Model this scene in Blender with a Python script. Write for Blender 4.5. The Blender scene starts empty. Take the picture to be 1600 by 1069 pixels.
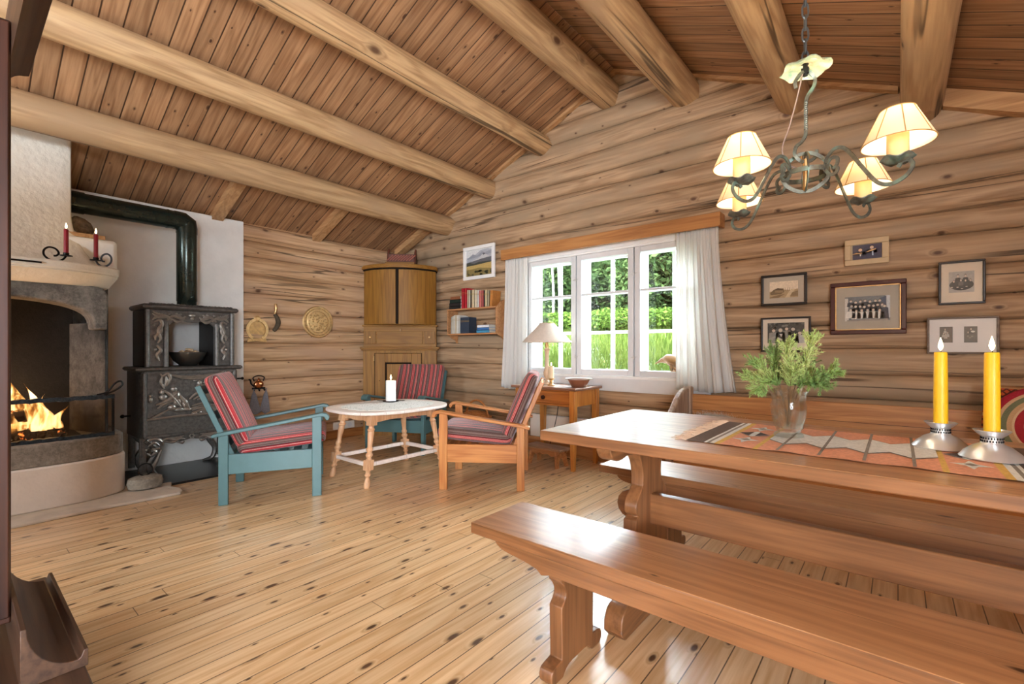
import bpy, bmesh, math, random
from mathutils import Vector, Matrix, Euler
R = math.radians
PI = math.pi
scene = bpy.context.scene
COL = scene.collection
rnd = random.Random(7)

# ------------------------------------------------------------------ helpers: objects
def tag(o, label=None, cat=None, group=None, kind=None):
    if label: o['label'] = label
    if cat: o['category'] = cat
    if group: o['group'] = group
    if kind: o['kind'] = kind
    return o

def thing(name, label, cat, loc=(0, 0, 0), rotz=0.0, group=None, kind=None):
    o = bpy.data.objects.new(name, None)
    COL.objects.link(o)
    o.location = loc
    o.rotation_euler = (0, 0, rotz)
    o.empty_display_size = 0.05
    return tag(o, label, cat, group, kind)

def NB():
    return bmesh.new()

def obj(name, bm, mats, parent=None, bevel=0.0, seg=2, smooth=40, loc=None, rot=None, world=False, solid=0.0):
    """link a bmesh as one mesh object; world=True: coordinates are world ones, the parent stands unrotated"""
    if world and parent is not None:
        off = parent.location.copy()
        p = parent.parent
        while p is not None:
            off += p.location
            p = p.parent
        bmesh.ops.translate(bm, verts=bm.verts, vec=-off)
    bmesh.ops.recalc_face_normals(bm, faces=bm.faces)
    me = bpy.data.meshes.new(name)
    bm.to_mesh(me)
    bm.free()
    if not isinstance(mats, (list, tuple)):
        mats = [mats]
    for m in mats:
        me.materials.append(m)
    if smooth:
        me.shade_smooth()
        me.set_sharp_from_angle(angle=R(smooth))
    o = bpy.data.objects.new(name, me)
    COL.objects.link(o)
    if parent is not None:
        o.parent = parent
    if loc is not None: o.location = loc
    if rot is not None: o.rotation_euler = rot
    if solid:
        s = o.modifiers.new('solid', 'SOLIDIFY'); s.thickness = solid; s.offset = 0
    if bevel:
        b = o.modifiers.new('bevel', 'BEVEL'); b.width = bevel; b.segments = seg
        b.limit_method = 'ANGLE'; b.angle_limit = R(35)
    return o

def children(o):
    return [c for c in bpy.data.objects if c.parent == o]

def copy_tree(o, parent=None, loc=None, rotz=None, label=None):
    kids = children(o)
    c = o.copy()
    COL.objects.link(c)
    if parent is not None: c.parent = parent
    if loc is not None: c.location = loc
    if rotz is not None: c.rotation_euler = (0, 0, rotz)
    if label: c['label'] = label
    for k in kids:
        copy_tree(k, c)
    return c

# ------------------------------------------------------------------ helpers: shapes
def box(bm, x0, x1, y0, y1, z0, z1, M=None, mi=0):
    vs = [Vector((x, y, z)) for z in (z0, z1) for y in (y0, y1) for x in (x0, x1)]
    if M is not None: vs = [M @ v for v in vs]
    v = [bm.verts.new(p) for p in vs]
    for f in ((0, 2, 3, 1), (4, 5, 7, 6), (0, 1, 5, 4), (2, 6, 7, 3), (0, 4, 6, 2), (1, 3, 7, 5)):
        bm.faces.new([v[i] for i in f]).material_index = mi

def prism(bm, pts, a0, a1, axis='y', M=None, mi=0):
    def P(p, a):
        q = {'x': (a, p[0], p[1]), 'y': (p[0], a, p[1]), 'z': (p[0], p[1], a)}[axis]
        q = Vector(q)
        return M @ q if M is not None else q
    A = [bm.verts.new(P(p, a0)) for p in pts]
    B = [bm.verts.new(P(p, a1)) for p in pts]
    n = len(pts)
    bm.faces.new(A).material_index = mi
    bm.faces.new(B[::-1]).material_index = mi
    for i in range(n):
        bm.faces.new((A[i], B[i], B[(i + 1) % n], A[(i + 1) % n])).material_index = mi

def lathe(bm, prof, c=(0, 0, 0), n=24, M=None, sx=1, sy=1, wav=0, wn=6, mi=0):
    rings = []
    for r, z in prof:
        ring = []
        for i in range(n):
            a = 2 * PI * i / n
            rr = max(r, 1e-4)
            p = Vector((c[0] + rr * sx * math.cos(a), c[1] + rr * sy * math.sin(a), c[2] + z + (wav * math.sin(wn * a) if wav and r > 0.5 * max(q[0] for q in prof) else 0)))
            ring.append(bm.verts.new(M @ p if M is not None else p))
        rings.append(ring)
    for a, b in zip(rings, rings[1:]):
        for i in range(n):
            bm.faces.new((a[i], a[(i + 1) % n], b[(i + 1) % n], b[i])).material_index = mi
    bm.faces.new(rings[0][::-1]).material_index = mi
    bm.faces.new(rings[-1]).material_index = mi

def sweep(bm, pts, sect, closed=False, scale=None, up=None, mi=0, M=None):
    """sweep a closed 2-D section along points"""
    pts = [Vector(p) for p in pts]
    n = len(pts); rings = []
    prev = None
    for i, p in enumerate(pts):
        if closed:
            t = (pts[(i + 1) % n] - pts[i - 1]).normalized()
        else:
            t = (pts[min(i + 1, n - 1)] - pts[max(i - 1, 0)]).normalized()
        if up is not None:
            s = t.cross(Vector(up))
            if s.length < 1e-4: s = prev if prev is not None else Vector((1, 0, 0))
            s.normalize()
        else:
            if prev is None:
                s = t.cross(Vector((0, 0, 1)))
                if s.length < 1e-3: s = t.cross(Vector((1, 0, 0)))
            else:
                s = prev - t * prev.dot(t)
            s.normalize()
        prev = s
        w = s.cross(t)
        k = 1 if scale is None else scale[i]
        ring = []
        for a, b in sect:
            q = p + s * a * k + w * b * k
            ring.append(bm.verts.new(M @ q if M is not None else q))
        rings.append(ring)
    m = len(sect)
    pairs = list(zip(rings, rings[1:])) + ([(rings[-1], rings[0])] if closed else [])
    for a, b in pairs:
        for j in range(m):
            bm.faces.new((a[j], a[(j + 1) % m], b[(j + 1) % m], b[j])).material_index = mi
    if not closed:
        bm.faces.new(rings[0][::-1]).material_index = mi
        bm.faces.new(rings[-1]).material_index = mi

def circ(r, n=8):
    return [(r * math.cos(2 * PI * i / n), r * math.sin(2 * PI * i / n)) for i in range(n)]

def rect(w, h):
    return [(-w / 2, -h / 2), (w / 2, -h / 2), (w / 2, h / 2), (-w / 2, h / 2)]

def tube(bm, pts, r, n=8, closed=False, scale=None, mi=0, M=None):
    sweep(bm, pts, circ(r, n), closed, scale, None, mi, M)

def smoothpts(P, k=6, closed=False):
    """Catmull-Rom through the points"""
    P = [Vector(p) for p in P]
    out = []
    n = len(P)
    rng = range(n if closed else n - 1)
    for i in rng:
        if closed:
            a, b, c, d = P[i - 1], P[i], P[(i + 1) % n], P[(i + 2) % n]
        else:
            b, c = P[i], P[i + 1]
            a = P[i - 1] if i else b + (b - c)
            d = P[i + 2] if i + 2 < n else c + (c - b)
        for j in range(k):
            t = j / k
            out.append(0.5 * ((2 * b) + (c - a) * t + (2 * a - 5 * b + 4 * c - d) * t * t + (3 * b - a - 3 * c + d) * t ** 3))
    if not closed: out.append(P[-1])
    return out

def blob(bm, c, r, sub=2, jit=0.0, M=None, mi=0, seed=0):
    if not isinstance(r, (tuple, list)): r = (r, r, r)
    rr = random.Random(seed)
    ret = bmesh.ops.create_icosphere(bm, subdivisions=sub, radius=1.0)
    for v in ret['verts']:
        k = 1 + rr.uniform(-jit, jit)
        p = Vector((v.co.x * r[0] * k, v.co.y * r[1] * k, v.co.z * r[2] * k))
        if M is not None: p = M @ p
        v.co = p + Vector(c)
    for f in {f for v in ret['verts'] for f in v.link_faces}:
        f.material_index = mi

def sidemat(bm, mi=1):  # upright faces take the shaded copy of the wood
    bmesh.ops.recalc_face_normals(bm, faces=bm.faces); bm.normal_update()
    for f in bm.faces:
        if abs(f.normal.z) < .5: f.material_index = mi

def quad(bm, a, b, c, d, mi=0):
    bm.faces.new([bm.verts.new(p) for p in (a, b, c, d)]).material_index = mi

def poly(bm, pts, mi=0):
    bm.faces.new([bm.verts.new(p) for p in pts]).material_index = mi

def TR(x=0, y=0, z=0, rx=0, ry=0, rz=0, s=None):
    M = Matrix.Translation((x, y, z)) @ Euler((rx, ry, rz)).to_matrix().to_4x4()
    if s: M = M @ Matrix.Diagonal((s[0], s[1], s[2], 1))
    return M

def bez(p0, p1, p2, p3, n=12):
    out = []
    for i in range(n + 1):
        t = i / n; u = 1 - t
        out.append(tuple(u ** 3 * a + 3 * u * u * t * b + 3 * u * t * t * c + t ** 3 * d for a, b, c, d in zip(p0, p1, p2, p3)))
    return out

# ------------------------------------------------------------------ helpers: materials
class NT:
    def __init__(self, name):
        self.m = bpy.data.materials.new(name)
        self.m.use_nodes = True
        self.t = self.m.node_tree
        self.t.nodes.clear()
    def n(self, typ, **kw):
        x = self.t.nodes.new(typ)
        for k, v in kw.items(): setattr(x, k, v)
        return x
    def put(self, sock, v):
        if isinstance(v, bpy.types.NodeSocket): self.t.links.new(v, sock)
        elif v is not None: sock.default_value = v
    def math(self, op, a, b=None, c=None, clamp=False):
        x = self.n('ShaderNodeMath', operation=op, use_clamp=clamp)
        self.put(x.inputs[0], a)
        if b is not None: self.put(x.inputs[1], b)
        if c is not None: self.put(x.inputs[2], c)
        return x.outputs[0]
    def mix(self, f, a, b, mode='MIX'):
        x = self.n('ShaderNodeMix', data_type='RGBA', blend_type=mode)
        self.put(x.inputs[0], f)
        self.put(x.inputs[6], a if not isinstance(a, tuple) else (*a, 1))
        self.put(x.inputs[7], b if not isinstance(b, tuple) else (*b, 1))
        return x.outputs[2]
    def comb(self, x, y, z):
        c = self.n('ShaderNodeCombineXYZ')
        for s, v in zip(c.inputs, (x, y, z)): self.put(s, v)
        return c.outputs[0]
    def noise(self, vec, scale=1.0, detail=2.0, rough=0.5, dist=0.0):
        x = self.n('ShaderNodeTexNoise')
        self.put(x.inputs['Vector'], vec)
        x.inputs['Scale'].default_value = scale; x.inputs['Detail'].default_value = detail
        x.inputs['Roughness'].default_value = rough; x.inputs['Distortion'].default_value = dist
        return x.outputs['Fac']
    def rng(self, v, a, b, c=0.0, d=1.0, smooth=True):
        x = self.n('ShaderNodeMapRange', interpolation_type='SMOOTHSTEP' if smooth else 'LINEAR')
        for s, q in zip(x.inputs[:5], (v, a, b, c, d)): self.put(s, q)
        return x.outputs[0]
    def ramp(self, f, stops, interp='LINEAR'):
        x = self.n('ShaderNodeValToRGB')
        x.color_ramp.interpolation = interp
        e = x.color_ramp.elements
        while len(e) < len(stops): e.new(0.5)
        for k, (p, c) in zip(e, stops):
            k.position = p; k.color = (*c, 1)
        self.put(x.inputs[0], f)
        return x.outputs[0]
    def obj(self):
        tc = self.n('ShaderNodeTexCoord')
        s = self.n('ShaderNodeSeparateXYZ')
        self.t.links.new(tc.outputs['Object'], s.inputs[0])
        self.vec = tc.outputs['Object']
        return s.outputs
    def rand(self):
        return self.n('ShaderNodeObjectInfo').outputs['Random']
    def bump(self, h, strength=0.3, dist=0.01):
        b = self.n('ShaderNodeBump')
        b.inputs['Strength'].default_value = strength; b.inputs['Distance'].default_value = dist
        self.put(b.inputs['Height'], h)
        return b.outputs[0]
    def bsdf(self, color, rough=0.5, metal=0.0, normal=None, spec=0.5, **kw):
        p = self.n('ShaderNodeBsdfPrincipled')
        self.put(p.inputs['Base Color'], (*color, 1) if isinstance(color, tuple) else color)
        self.put(p.inputs['Roughness'], rough); self.put(p.inputs['Metallic'], metal)
        p.inputs['Specular IOR Level'].default_value = spec
        if normal is not None: self.put(p.inputs['Normal'], normal)
        for k, v in kw.items(): self.put(p.inputs[k.replace('_', ' ')], v)
        return p.outputs[0]
    def out(self, s):
        o = self.n('ShaderNodeOutputMaterial')
        self.t.links.new(s, o.inputs[0])
        return self.m

def plain(name, color, rough=0.5, metal=0.0, var=0.08, scale=12.0, bump=0.0, spec=0.5, **kw):
    k = NT(name); k.obj()
    f = k.noise(k.vec, scale, 4, 0.6)
    v = k.rng(f, 0.25, 0.75, 1 - var, 1 + var)
    c = k.mix(1.0, (*color,), k.comb(v, v, v), 'MULTIPLY')
    nrm = k.bump(k.noise(k.vec, scale * 4, 3), bump) if bump else None
    return k.out(k.bsdf(c, rough, metal, nrm, spec, **kw))

def wood(name, light, dark, axis='x', cross='y', board=None, knots=0.0, kl=4.0, kc=8.0, kr=(0.12, 0.2), kcol=(0.06, 0.03, 0.015),
         rough=0.5, rough2=None, bump=0.15, var=0.12, gap=0.012, fine=1.0, ring=1.0, crack=0.0, coat=0.0, spec=0.5, grey=None, butt=0.0, flatk=False):
    k = NT(name)
    o = dict(zip('xyz', k.obj()))
    third = [c for c in 'xyz' if c not in (axis, cross)][0]
    L, A, B = o[axis], o[cross], o[third]
    rn = k.rand()
    A0 = A
    gapm = None
    if board:
        c = k.math('DIVIDE', A, board)
        idn = k.math('FLOOR', c)
        fr = k.math('SUBTRACT', c, idn)
        w = k.n('ShaderNodeTexWhiteNoise', noise_dimensions='1D')
        k.put(w.inputs['W'], k.math('ADD', idn, 0.37))
        wv = w.outputs['Value']
        L2 = k.math('ADD', L, k.math('MULTIPLY', wv, 37.0))
        e = k.math('MINIMUM', fr, k.math('SUBTRACT', 1.0, fr))
        gapm = k.rng(e, gap * 0.5, gap, 0.0, 1.0)
        if butt:
            bl = k.math('FRACT', k.math('DIVIDE', L2, butt))
            gapm = k.math('MULTIPLY', gapm, k.rng(bl, 0.0005, 0.0012, 0.0, 1.0))
    else:
        L2 = k.math('ADD', L, k.math('MULTIPLY', rn, 31.0))
        wv = rn
        A = k.math('ADD', A, k.math('MULTIPLY', rn, 7.0))
    v1 = k.comb(k.math('MULTIPLY', L2, 2.2), k.math('MULTIPLY', A, 70 * fine), k.math('MULTIPLY', B, 70 * fine))
    f1 = k.noise(v1, 1.0, 4, 0.6)
    v2 = k.comb(k.math('MULTIPLY', L2, 0.8), k.math('MULTIPLY', A, 9.0 * ring), k.math('MULTIPLY', B, 9.0 * ring))
    n2 = k.noise(v2, 1.0, 2, 0.5, 0.4)
    kd = None
    if knots:
        vo = k.n('ShaderNodeTexVoronoi', feature='F1', voronoi_dimensions='2D' if (board or flatk) else '3D')
        vo.inputs['Scale'].default_value = 1.0
        k.put(vo.inputs['Vector'], k.comb(k.math('MULTIPLY', L2, kl), k.math('MULTIPLY', A, kc), k.math('MULTIPLY', B, kc)))
        sp = k.n('ShaderNodeSeparateXYZ'); k.put(sp.inputs[0], vo.outputs['Color'])
        on = k.math('LESS_THAN', sp.outputs[0], knots)
        size = k.math('ADD', 0.28, k.math('MULTIPLY', k.math('POWER', sp.outputs[1], 1.8), 0.75))
        dd = k.math('DIVIDE', vo.outputs['Distance'], size)
        kd = k.math('MULTIPLY', k.rng(dd, kr[0], kr[1], 1.0, 0.0), on)
        halo = k.math('MULTIPLY', k.rng(dd, kr[0], kr[1] * 1.9, 1.0, 0.0), on)
        n2 = k.math('ADD', n2, k.math('MULTIPLY', halo, 0.25))
    f2 = k.math('MULTIPLY_ADD', k.math('SINE', k.math('MULTIPLY', n2, 34.0)), 0.5, 0.5)
    f = k.math('ADD', k.math('MULTIPLY', f1, 0.78), k.math('MULTIPLY', f2, 0.22))
    col = k.mix(k.rng(f, 0.15, 0.8, 0.0, 1.0), dark, light)
    lf = k.noise(k.comb(k.math('MULTIPLY', L2, 0.9), k.math('MULTIPLY', A0, 3.0), k.math('MULTIPLY', B, 3.0)), 1.0, 3, 0.6)
    if grey:
        col = k.mix(k.rng(lf, 0.42, 0.68), col, grey)
    vv = k.math('ADD', 1 - var, k.math('MULTIPLY', wv, 2 * var))
    vv = k.math('MULTIPLY', vv, k.rng(lf, 0.25, 0.75, 1 - var * 0.7, 1 + var * 0.7))
    col = k.mix(1.0, col, k.comb(vv, vv, vv), 'MULTIPLY')
    h = k.math('MULTIPLY', f1, 0.5)
    if kd is not None:
        col = k.mix(k.math('MULTIPLY', halo, 0.45), col, tuple(0.55 * d for d in dark))
        col = k.mix(k.math('MULTIPLY', kd, 0.9), col, kcol)
    if crack:
        n3 = k.noise(k.comb(k.math('MULTIPLY', L2, 0.16), k.math('MULTIPLY', A, 5.0), k.math('MULTIPLY', B, 5.0)), 1.0, 3, 0.5)
        cm = k.rng(k.math('ABSOLUTE', k.math('SUBTRACT', n3, 0.5)), 0.002, 0.007 * crack, 1.0, 0.0)
        gate = k.rng(k.noise(k.comb(k.math('MULTIPLY', L2, 0.8), k.math('MULTIPLY', A, 1.5), k.math('MULTIPLY', B, 1.5)), 1.0, 1), 0.42, 0.55)
        cm = k.math('MULTIPLY', cm, gate)
        col = k.mix(k.math('MULTIPLY', cm, 0.85), col, tuple(0.18 * d for d in dark))
        h = k.math('SUBTRACT', h, k.math('MULTIPLY', cm, 2.0))
    if gapm is not None:
        col = k.mix(gapm, tuple(0.22 * d for d in dark), col)
        h = k.math('ADD', h, k.math('MULTIPLY', gapm, 2.0))
    r = rough
    if rough2 is not None:
        r = k.rng(k.noise(k.vec, 3.0, 3, 0.6), 0.3, 0.7, rough, rough2)
    kw = {}
    if coat: kw = dict(Coat_Weight=coat, Coat_Roughness=0.2)
    return k.out(k.bsdf(col, r, 0.0, k.bump(h, bump, 0.006), spec, **kw))

def glow(name, color, strength):
    k = NT(name)
    e = k.n('ShaderNodeEmission')
    e.inputs[0].default_value = (*color, 1); e.inputs[1].default_value = strength
    return k.out(e.outputs[0])
def S(r, g, b):
    return tuple(((c / 255 / 12.92) if c / 255 <= 0.04045 else ((c / 255 + 0.055) / 1.055) ** 2.4) for c in (r, g, b))

M_floor = wood('floor_pine', S(231, 199, 156), S(200, 155, 104), 'y', 'x', board=0.093, knots=0.52, kl=4.6, kc=10.75, kr=(0.09, 0.2),
               kcol=S(60, 28, 14), rough=0.285, rough2=0.34, bump=0.10, var=0.10, gap=0.03, fine=0.8, spec=0.5, butt=3.4, coat=0.45)
M_ceil = wood('ceiling_pine', S(176, 136, 98), S(130, 90, 58), 'x', 'y', board=0.117, knots=0.4, kl=4.2, kc=8.55, kr=(0.05, 0.13),
              kcol=S(66, 36, 20), rough=0.55, bump=0.25, var=0.16, gap=0.045, fine=0.8)
M_purlin = wood('log_beam_pine', S(212, 176, 130), S(160, 122, 82), 'y', 'x', knots=0.5, kl=2.2, kc=4.4, kr=(0.10, 0.22), kcol=S(84, 52, 32),
                rough=0.6, bump=0.4, var=0.12, fine=0.7, crack=2.4, grey=S(176, 144, 108))
M_logx = wood('log_wall_gable', S(206, 174, 138), S(152, 118, 86), 'x', 'z', knots=0.42, kl=3.2, kc=6.0, kr=(0.04, 0.13), kcol=S(84, 56, 40), flatk=True,
              rough=0.65, bump=0.4, var=0.10, fine=0.7, crack=1.9, grey=S(166, 142, 114))
M_logy = wood('log_wall_side', S(226, 188, 146), S(180, 138, 96), 'y', 'z', knots=0.42, kl=3.2, kc=6.0, kr=(0.04, 0.13), kcol=S(96, 62, 42), flatk=True,
              rough=0.65, bump=0.4, var=0.10, fine=0.7, crack=1.7, grey=S(196, 160, 128))
M_rafter = wood('rafter_pine', S(196, 154, 108), S(158, 114, 72), 'x', 'y', knots=0.2, rough=0.55, bump=0.2)
M_base = wood('baseboard_pine', S(178, 126, 80), S(136, 88, 50), 'x', 'z', knots=0.35, kl=4, kc=8, rough=0.4, bump=0.1)
M_basey = wood('baseboard_side_pine', S(190, 128, 70), S(146, 86, 42), 'y', 'z', knots=0.35, kl=4, kc=8, rough=0.4, bump=0.1)
M_pelmet = wood('pelmet_pine', S(198, 142, 84), S(164, 106, 58), 'x', 'z', rough=0.42, bump=0.1, var=0.06)
# dining furniture: warm lacquered pine, along x
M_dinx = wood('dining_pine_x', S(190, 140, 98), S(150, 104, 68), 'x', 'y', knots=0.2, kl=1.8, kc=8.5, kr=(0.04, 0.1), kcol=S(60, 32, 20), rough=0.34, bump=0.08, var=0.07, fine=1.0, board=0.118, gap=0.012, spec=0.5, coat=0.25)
M_dinshaded = wood('dining_pine_shaded_side', S(150, 102, 64), S(108, 70, 42), 'x', 'z', knots=0.15, kl=1.8, kc=7.0, kr=(0.05, 0.12), kcol=S(60, 32, 20), rough=0.36, bump=0.1, var=0.07)  # darker copy of the pine: backlight shade put into the side colour
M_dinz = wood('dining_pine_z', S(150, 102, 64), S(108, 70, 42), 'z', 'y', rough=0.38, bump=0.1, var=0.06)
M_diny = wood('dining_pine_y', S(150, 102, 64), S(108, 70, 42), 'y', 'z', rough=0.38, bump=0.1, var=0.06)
M_bench_wall = wood('wall_bench_pine', S(204, 148, 92), S(162, 104, 58), 'x', 'z', knots=0.35, kl=2.4, kc=6.5, kr=(0.05, 0.12), kcol=S(84, 48, 26), rough=0.4, bump=0.1, board=0.15, gap=0.015, var=0.07)
M_greypine = wood('worn_grey_pine', S(196, 176, 156), S(150, 126, 106), 'z', 'y', rough=0.5, bump=0.15)
# chairs and tables
M_chairx = wood('chair_pine_x', S(206, 142, 80), S(168, 100, 50), 'x', 'y', knots=0.12, kl=5, kc=10, rough=0.36, bump=0.08, var=0.05)
M_chairz = wood('chair_pine_z', S(206, 142, 80), S(168, 100, 50), 'z', 'y', rough=0.36, bump=0.08, var=0.05)
M_tealx = plain('teal_paint', S(78, 112, 113), 0.38, var=0.05, scale=9, bump=0.05)
M_coffeetop = wood('whitewashed_pine', S(240, 228, 218), S(226, 208, 196), 'x', 'y', rough=0.42, bump=0.05, var=0.04, board=0.15, gap=0.006)  # whitewash lightened further: window glare put into the base colour
M_coffeeleg = wood('pale_pine_turned', S(222, 176, 134), S(192, 140, 98), 'z', 'y', rough=0.4, bump=0.06, var=0.05)
M_sidez = wood('side_table_pine_z', S(206, 140, 66), S(168, 100, 40), 'z', 'y', rough=0.35, bump=0.06, var=0.05)
M_sidex = wood('side_table_pine_x', S(186, 116, 52), S(140, 78, 32), 'x', 'z', rough=0.35, bump=0.06, var=0.05, knots=0.15, kl=5, kc=9)
M_sidetop = wood('side_table_top_wood', S(150, 108, 84), S(112, 76, 56), 'x', 'y', rough=0.32, bump=0.06, board=0.18, gap=0.01)
M_stool = wood('stool_pine', S(190, 128, 76), S(148, 90, 48), 'x', 'y', knots=0.2, kl=6, kc=10, rough=0.45, bump=0.1)
M_stooltop = wood('stool_worn_top', S(176, 138, 106), S(136, 98, 70), 'x', 'y', knots=0.3, kl=6, kc=10, rough=0.45, bump=0.12)
M_cab = wood('painted_grain_cabinet', S(160, 112, 46), S(120, 80, 30), 'z', 'x', rough=0.5, spec=0.3, bump=0.05, var=0.05, fine=1.6, ring=1.3)
M_cabx = wood('painted_grain_cabinet_rail', S(160, 112, 46), S(124, 82, 32), 'x', 'z', rough=0.5, spec=0.3, bump=0.05, var=0.05, fine=1.6)
M_cabdark = plain('cabinet_dark_seam', S(32, 22, 14), 0.8, spec=0.15)
M_shelf = wood('shelf_pine', S(200, 148, 100), S(160, 108, 66), 'x', 'y', knots=0.15, kl=6, kc=10, rough=0.45, bump=0.1)
M_rack = plain('dark_red_brown_wood', S(96, 52, 38), 0.6, var=0.2, scale=20)
M_dark = wood('dark_stained_mahogany', S(66, 34, 20), S(36, 17, 11), 'z', 'y', rough=0.4, bump=0.08, var=0.1)
M_darkx = wood('dark_stained_moulding', S(92, 66, 48), S(58, 38, 28), 'x', 'y', rough=0.48, bump=0.15, var=0.12)
# metals, stone, plaster
def iron_mat():
    k = NT('cast_iron'); k.obj()
    f = k.noise(k.vec, 40, 4, 0.6)
    c = k.ramp(f, [(0.3, S(78, 75, 72)), (0.7, S(112, 108, 103))])
    return k.out(k.bsdf(c, k.rng(f, 0.2, 0.8, 0.36, 0.5), 0.6, k.bump(f, 0.15, 0.004)))
M_iron = iron_mat()
M_relief = plain('highlit_cast_iron', S(150, 145, 138), 0.32, 0.7, var=0.12, scale=40)  # same iron as the body, paler: relief highlights put into the colour
M_irondark = plain('blackened_iron', S(34, 33, 33), 0.5, 0.6, var=0.2, scale=30, bump=0.1)
M_hammered = plain('hammered_iron', S(58, 64, 68), 0.28, 0.9, var=0.3, scale=60, bump=0.9)
M_pipe = plain('enamelled_flue_pipe', S(48, 58, 52), 0.22, 0.55, var=0.2, scale=6, spec=0.7)
def verd_mat():
    k = NT('verdigris_iron'); k.obj()
    f = k.noise(k.vec, 22, 4, 0.65)
    c = k.ramp(f, [(0.35, S(84, 84, 76)), (0.52, S(116, 118, 106)), (0.68, S(122, 152, 140)), (0.8, S(136, 122, 98))])
    return k.out(k.bsdf(c, 0.42, 0.55, k.bump(f, 0.3, 0.003)))
M_verd = verd_mat()
def verdplate():
    k = NT('verdigris_plate'); k.obj()
    f = k.noise(k.vec, 18, 4, 0.65)
    c = k.ramp(f, [(0.3, S(120, 160, 140)), (0.5, S(180, 190, 160)), (0.62, S(214, 200, 166)), (0.75, S(190, 160, 120))])
    return k.out(k.bsdf(c, 0.45, 0.3, k.bump(f, 0.3, 0.003)))
M_verdplate = verdplate()
M_brass = plain('brass', S(220, 184, 130), 0.34, 0.85, var=0.15, scale=30, bump=0.12)
M_brassdark = plain('aged_brass', S(196, 158, 104), 0.4, 0.8, var=0.2, scale=30)
M_copper = plain('copper', S(214, 140, 92), 0.25, 0.95)
M_pewter = plain('pewter', S(220, 221, 220), 0.3, 0.75, var=0.06, scale=14, bump=0.03)
M_steel = plain('steel_chain', S(120, 132, 140), 0.3, 0.9)
M_black = plain('black_metal', S(26, 24, 24), 0.45, 0.6)
M_plaster = plain('white_plaster', S(240, 238, 233), 0.85, var=0.04, scale=5, bump=0.35)
M_plaster_cream = plain('cream_lime_plaster', S(236, 231, 218), 0.85, var=0.05, scale=6, bump=0.6)
M_plaster_base = plain('cream_painted_base', S(238, 230, 220), 0.8, var=0.04, scale=9, bump=0.25)
M_slab = plain('painted_concrete_slab', S(206, 192, 174), 0.75, var=0.1, scale=9, bump=0.35)
def stone_mat(name, a, b, soot=None):
    k = NT(name); o = k.obj()
    f = k.noise(k.vec, 14, 6, 0.7)
    g = k.noise(k.vec, 60, 4, 0.7)
    c = k.mix(k.rng(k.math('ADD', k.math('MULTIPLY', f, 0.6), k.math('MULTIPLY', g, 0.4)), 0.32, 0.68), a, b)
    if soot:
        s = k.noise(k.vec, 1.5, 4, 0.6)
        c = k.mix(k.rng(s, soot[0], soot[1]), c, S(14, 13, 13))
    return k.out(k.bsdf(c, 0.85, 0, k.bump(g, 0.5, 0.01)))
M_soap = stone_mat('soapstone', S(108, 104, 98), S(164, 158, 148))
M_soapdark = stone_mat('sooted_soapstone', S(86, 84, 80), S(140, 136, 130), (0.5, 0.75))
M_cheek = stone_mat('sooty_cheek_stone', S(60, 58, 56), S(104, 101, 97), (0.36, 0.62))
M_soot = stone_mat('firebox_soot', S(11, 10, 10), S(26, 24, 23))
M_cobble = stone_mat('field_stone', S(120, 112, 100), S(168, 158, 142))
M_leafstone = stone_mat('speckled_stone', S(60, 50, 40), S(140, 122, 100))
M_whitepaint = plain('white_gloss_paint', S(242, 242, 240), 0.35, var=0.02)
M_greypaint = plain('pale_grey_frame_paint', S(222, 224, 226), 0.4, var=0.02)
M_plastic = plain('white_plastic', S(236, 234, 228), 0.4, var=0.01)
M_radiator = plain('radiator_enamel', S(214, 200, 184), 0.4, var=0.02)
# cloth
def curtain_mat():
    k = NT('white_curtain_cloth'); k.obj()
    d = k.n('ShaderNodeBsdfDiffuse'); d.inputs[0].default_value = (*S(248, 247, 244), 1)
    t = k.n('ShaderNodeBsdfTranslucent'); t.inputs[0].default_value = (*S(250, 249, 246), 1)
    x = k.n('ShaderNodeMixShader'); x.inputs[0].default_value = 0.5
    k.put(x.inputs[1], d.outputs[0]); k.put(x.inputs[2], t.outputs[0])
    return k.out(x.outputs[0])
M_curtain = curtain_mat()
def stripe_mat(name, cols, period=0.115, off=0.0):
    k = NT(name); o = k.obj()
    w = k.math('ADD', o[1], k.math('MULTIPLY', o[2], 0.9))
    f = k.math('FRACT', k.math('DIVIDE', k.math('ADD', w, 5.0 + off), period))
    c = k.ramp(f, cols, 'CONSTANT')
    wv = k.noise(k.vec, 160, 2)
    q = k.rng(wv, 0.3, 0.7, 0.86, 1.14)
    c = k.mix(1.0, c, k.comb(q, q, q), 'MULTIPLY')
    return k.out(k.bsdf(c, 0.85, 0, k.bump(wv, 0.3, 0.002), 0.3, Sheen_Weight=0.25, Sheen_Roughness=0.5))
_red, _drd, _gry, _brn, _pnk, _blk = S(178, 44, 50), S(130, 30, 38), S(120, 98, 92), S(92, 66, 60), S(206, 150, 140), S(40, 26, 26)
M_stripe = stripe_mat('striped_wool', [(0, _brn), (0.06, _gry), (0.14, _brn), (0.22, _red), (0.28, _pnk), (0.31, _red), (0.37, _drd), (0.41, _pnk), (0.44, _red), (0.50, _brn), (0.56, _gry), (0.60, _blk), (0.63, _gry), (0.70, _red), (0.75, _pnk), (0.78, _red), (0.83, _pnk), (0.86, _drd), (0.92, _blk), (0.95, _gry)])
M_grycloth = plain('grey_waffle_cloth', S(142, 140, 146), 0.9, var=0.15, scale=80, bump=0.5)
M_linen = plain('pale_linen_shade', S(222, 206, 190), 0.85, var=0.05, scale=60, bump=0.1)
M_lace = None
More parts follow.
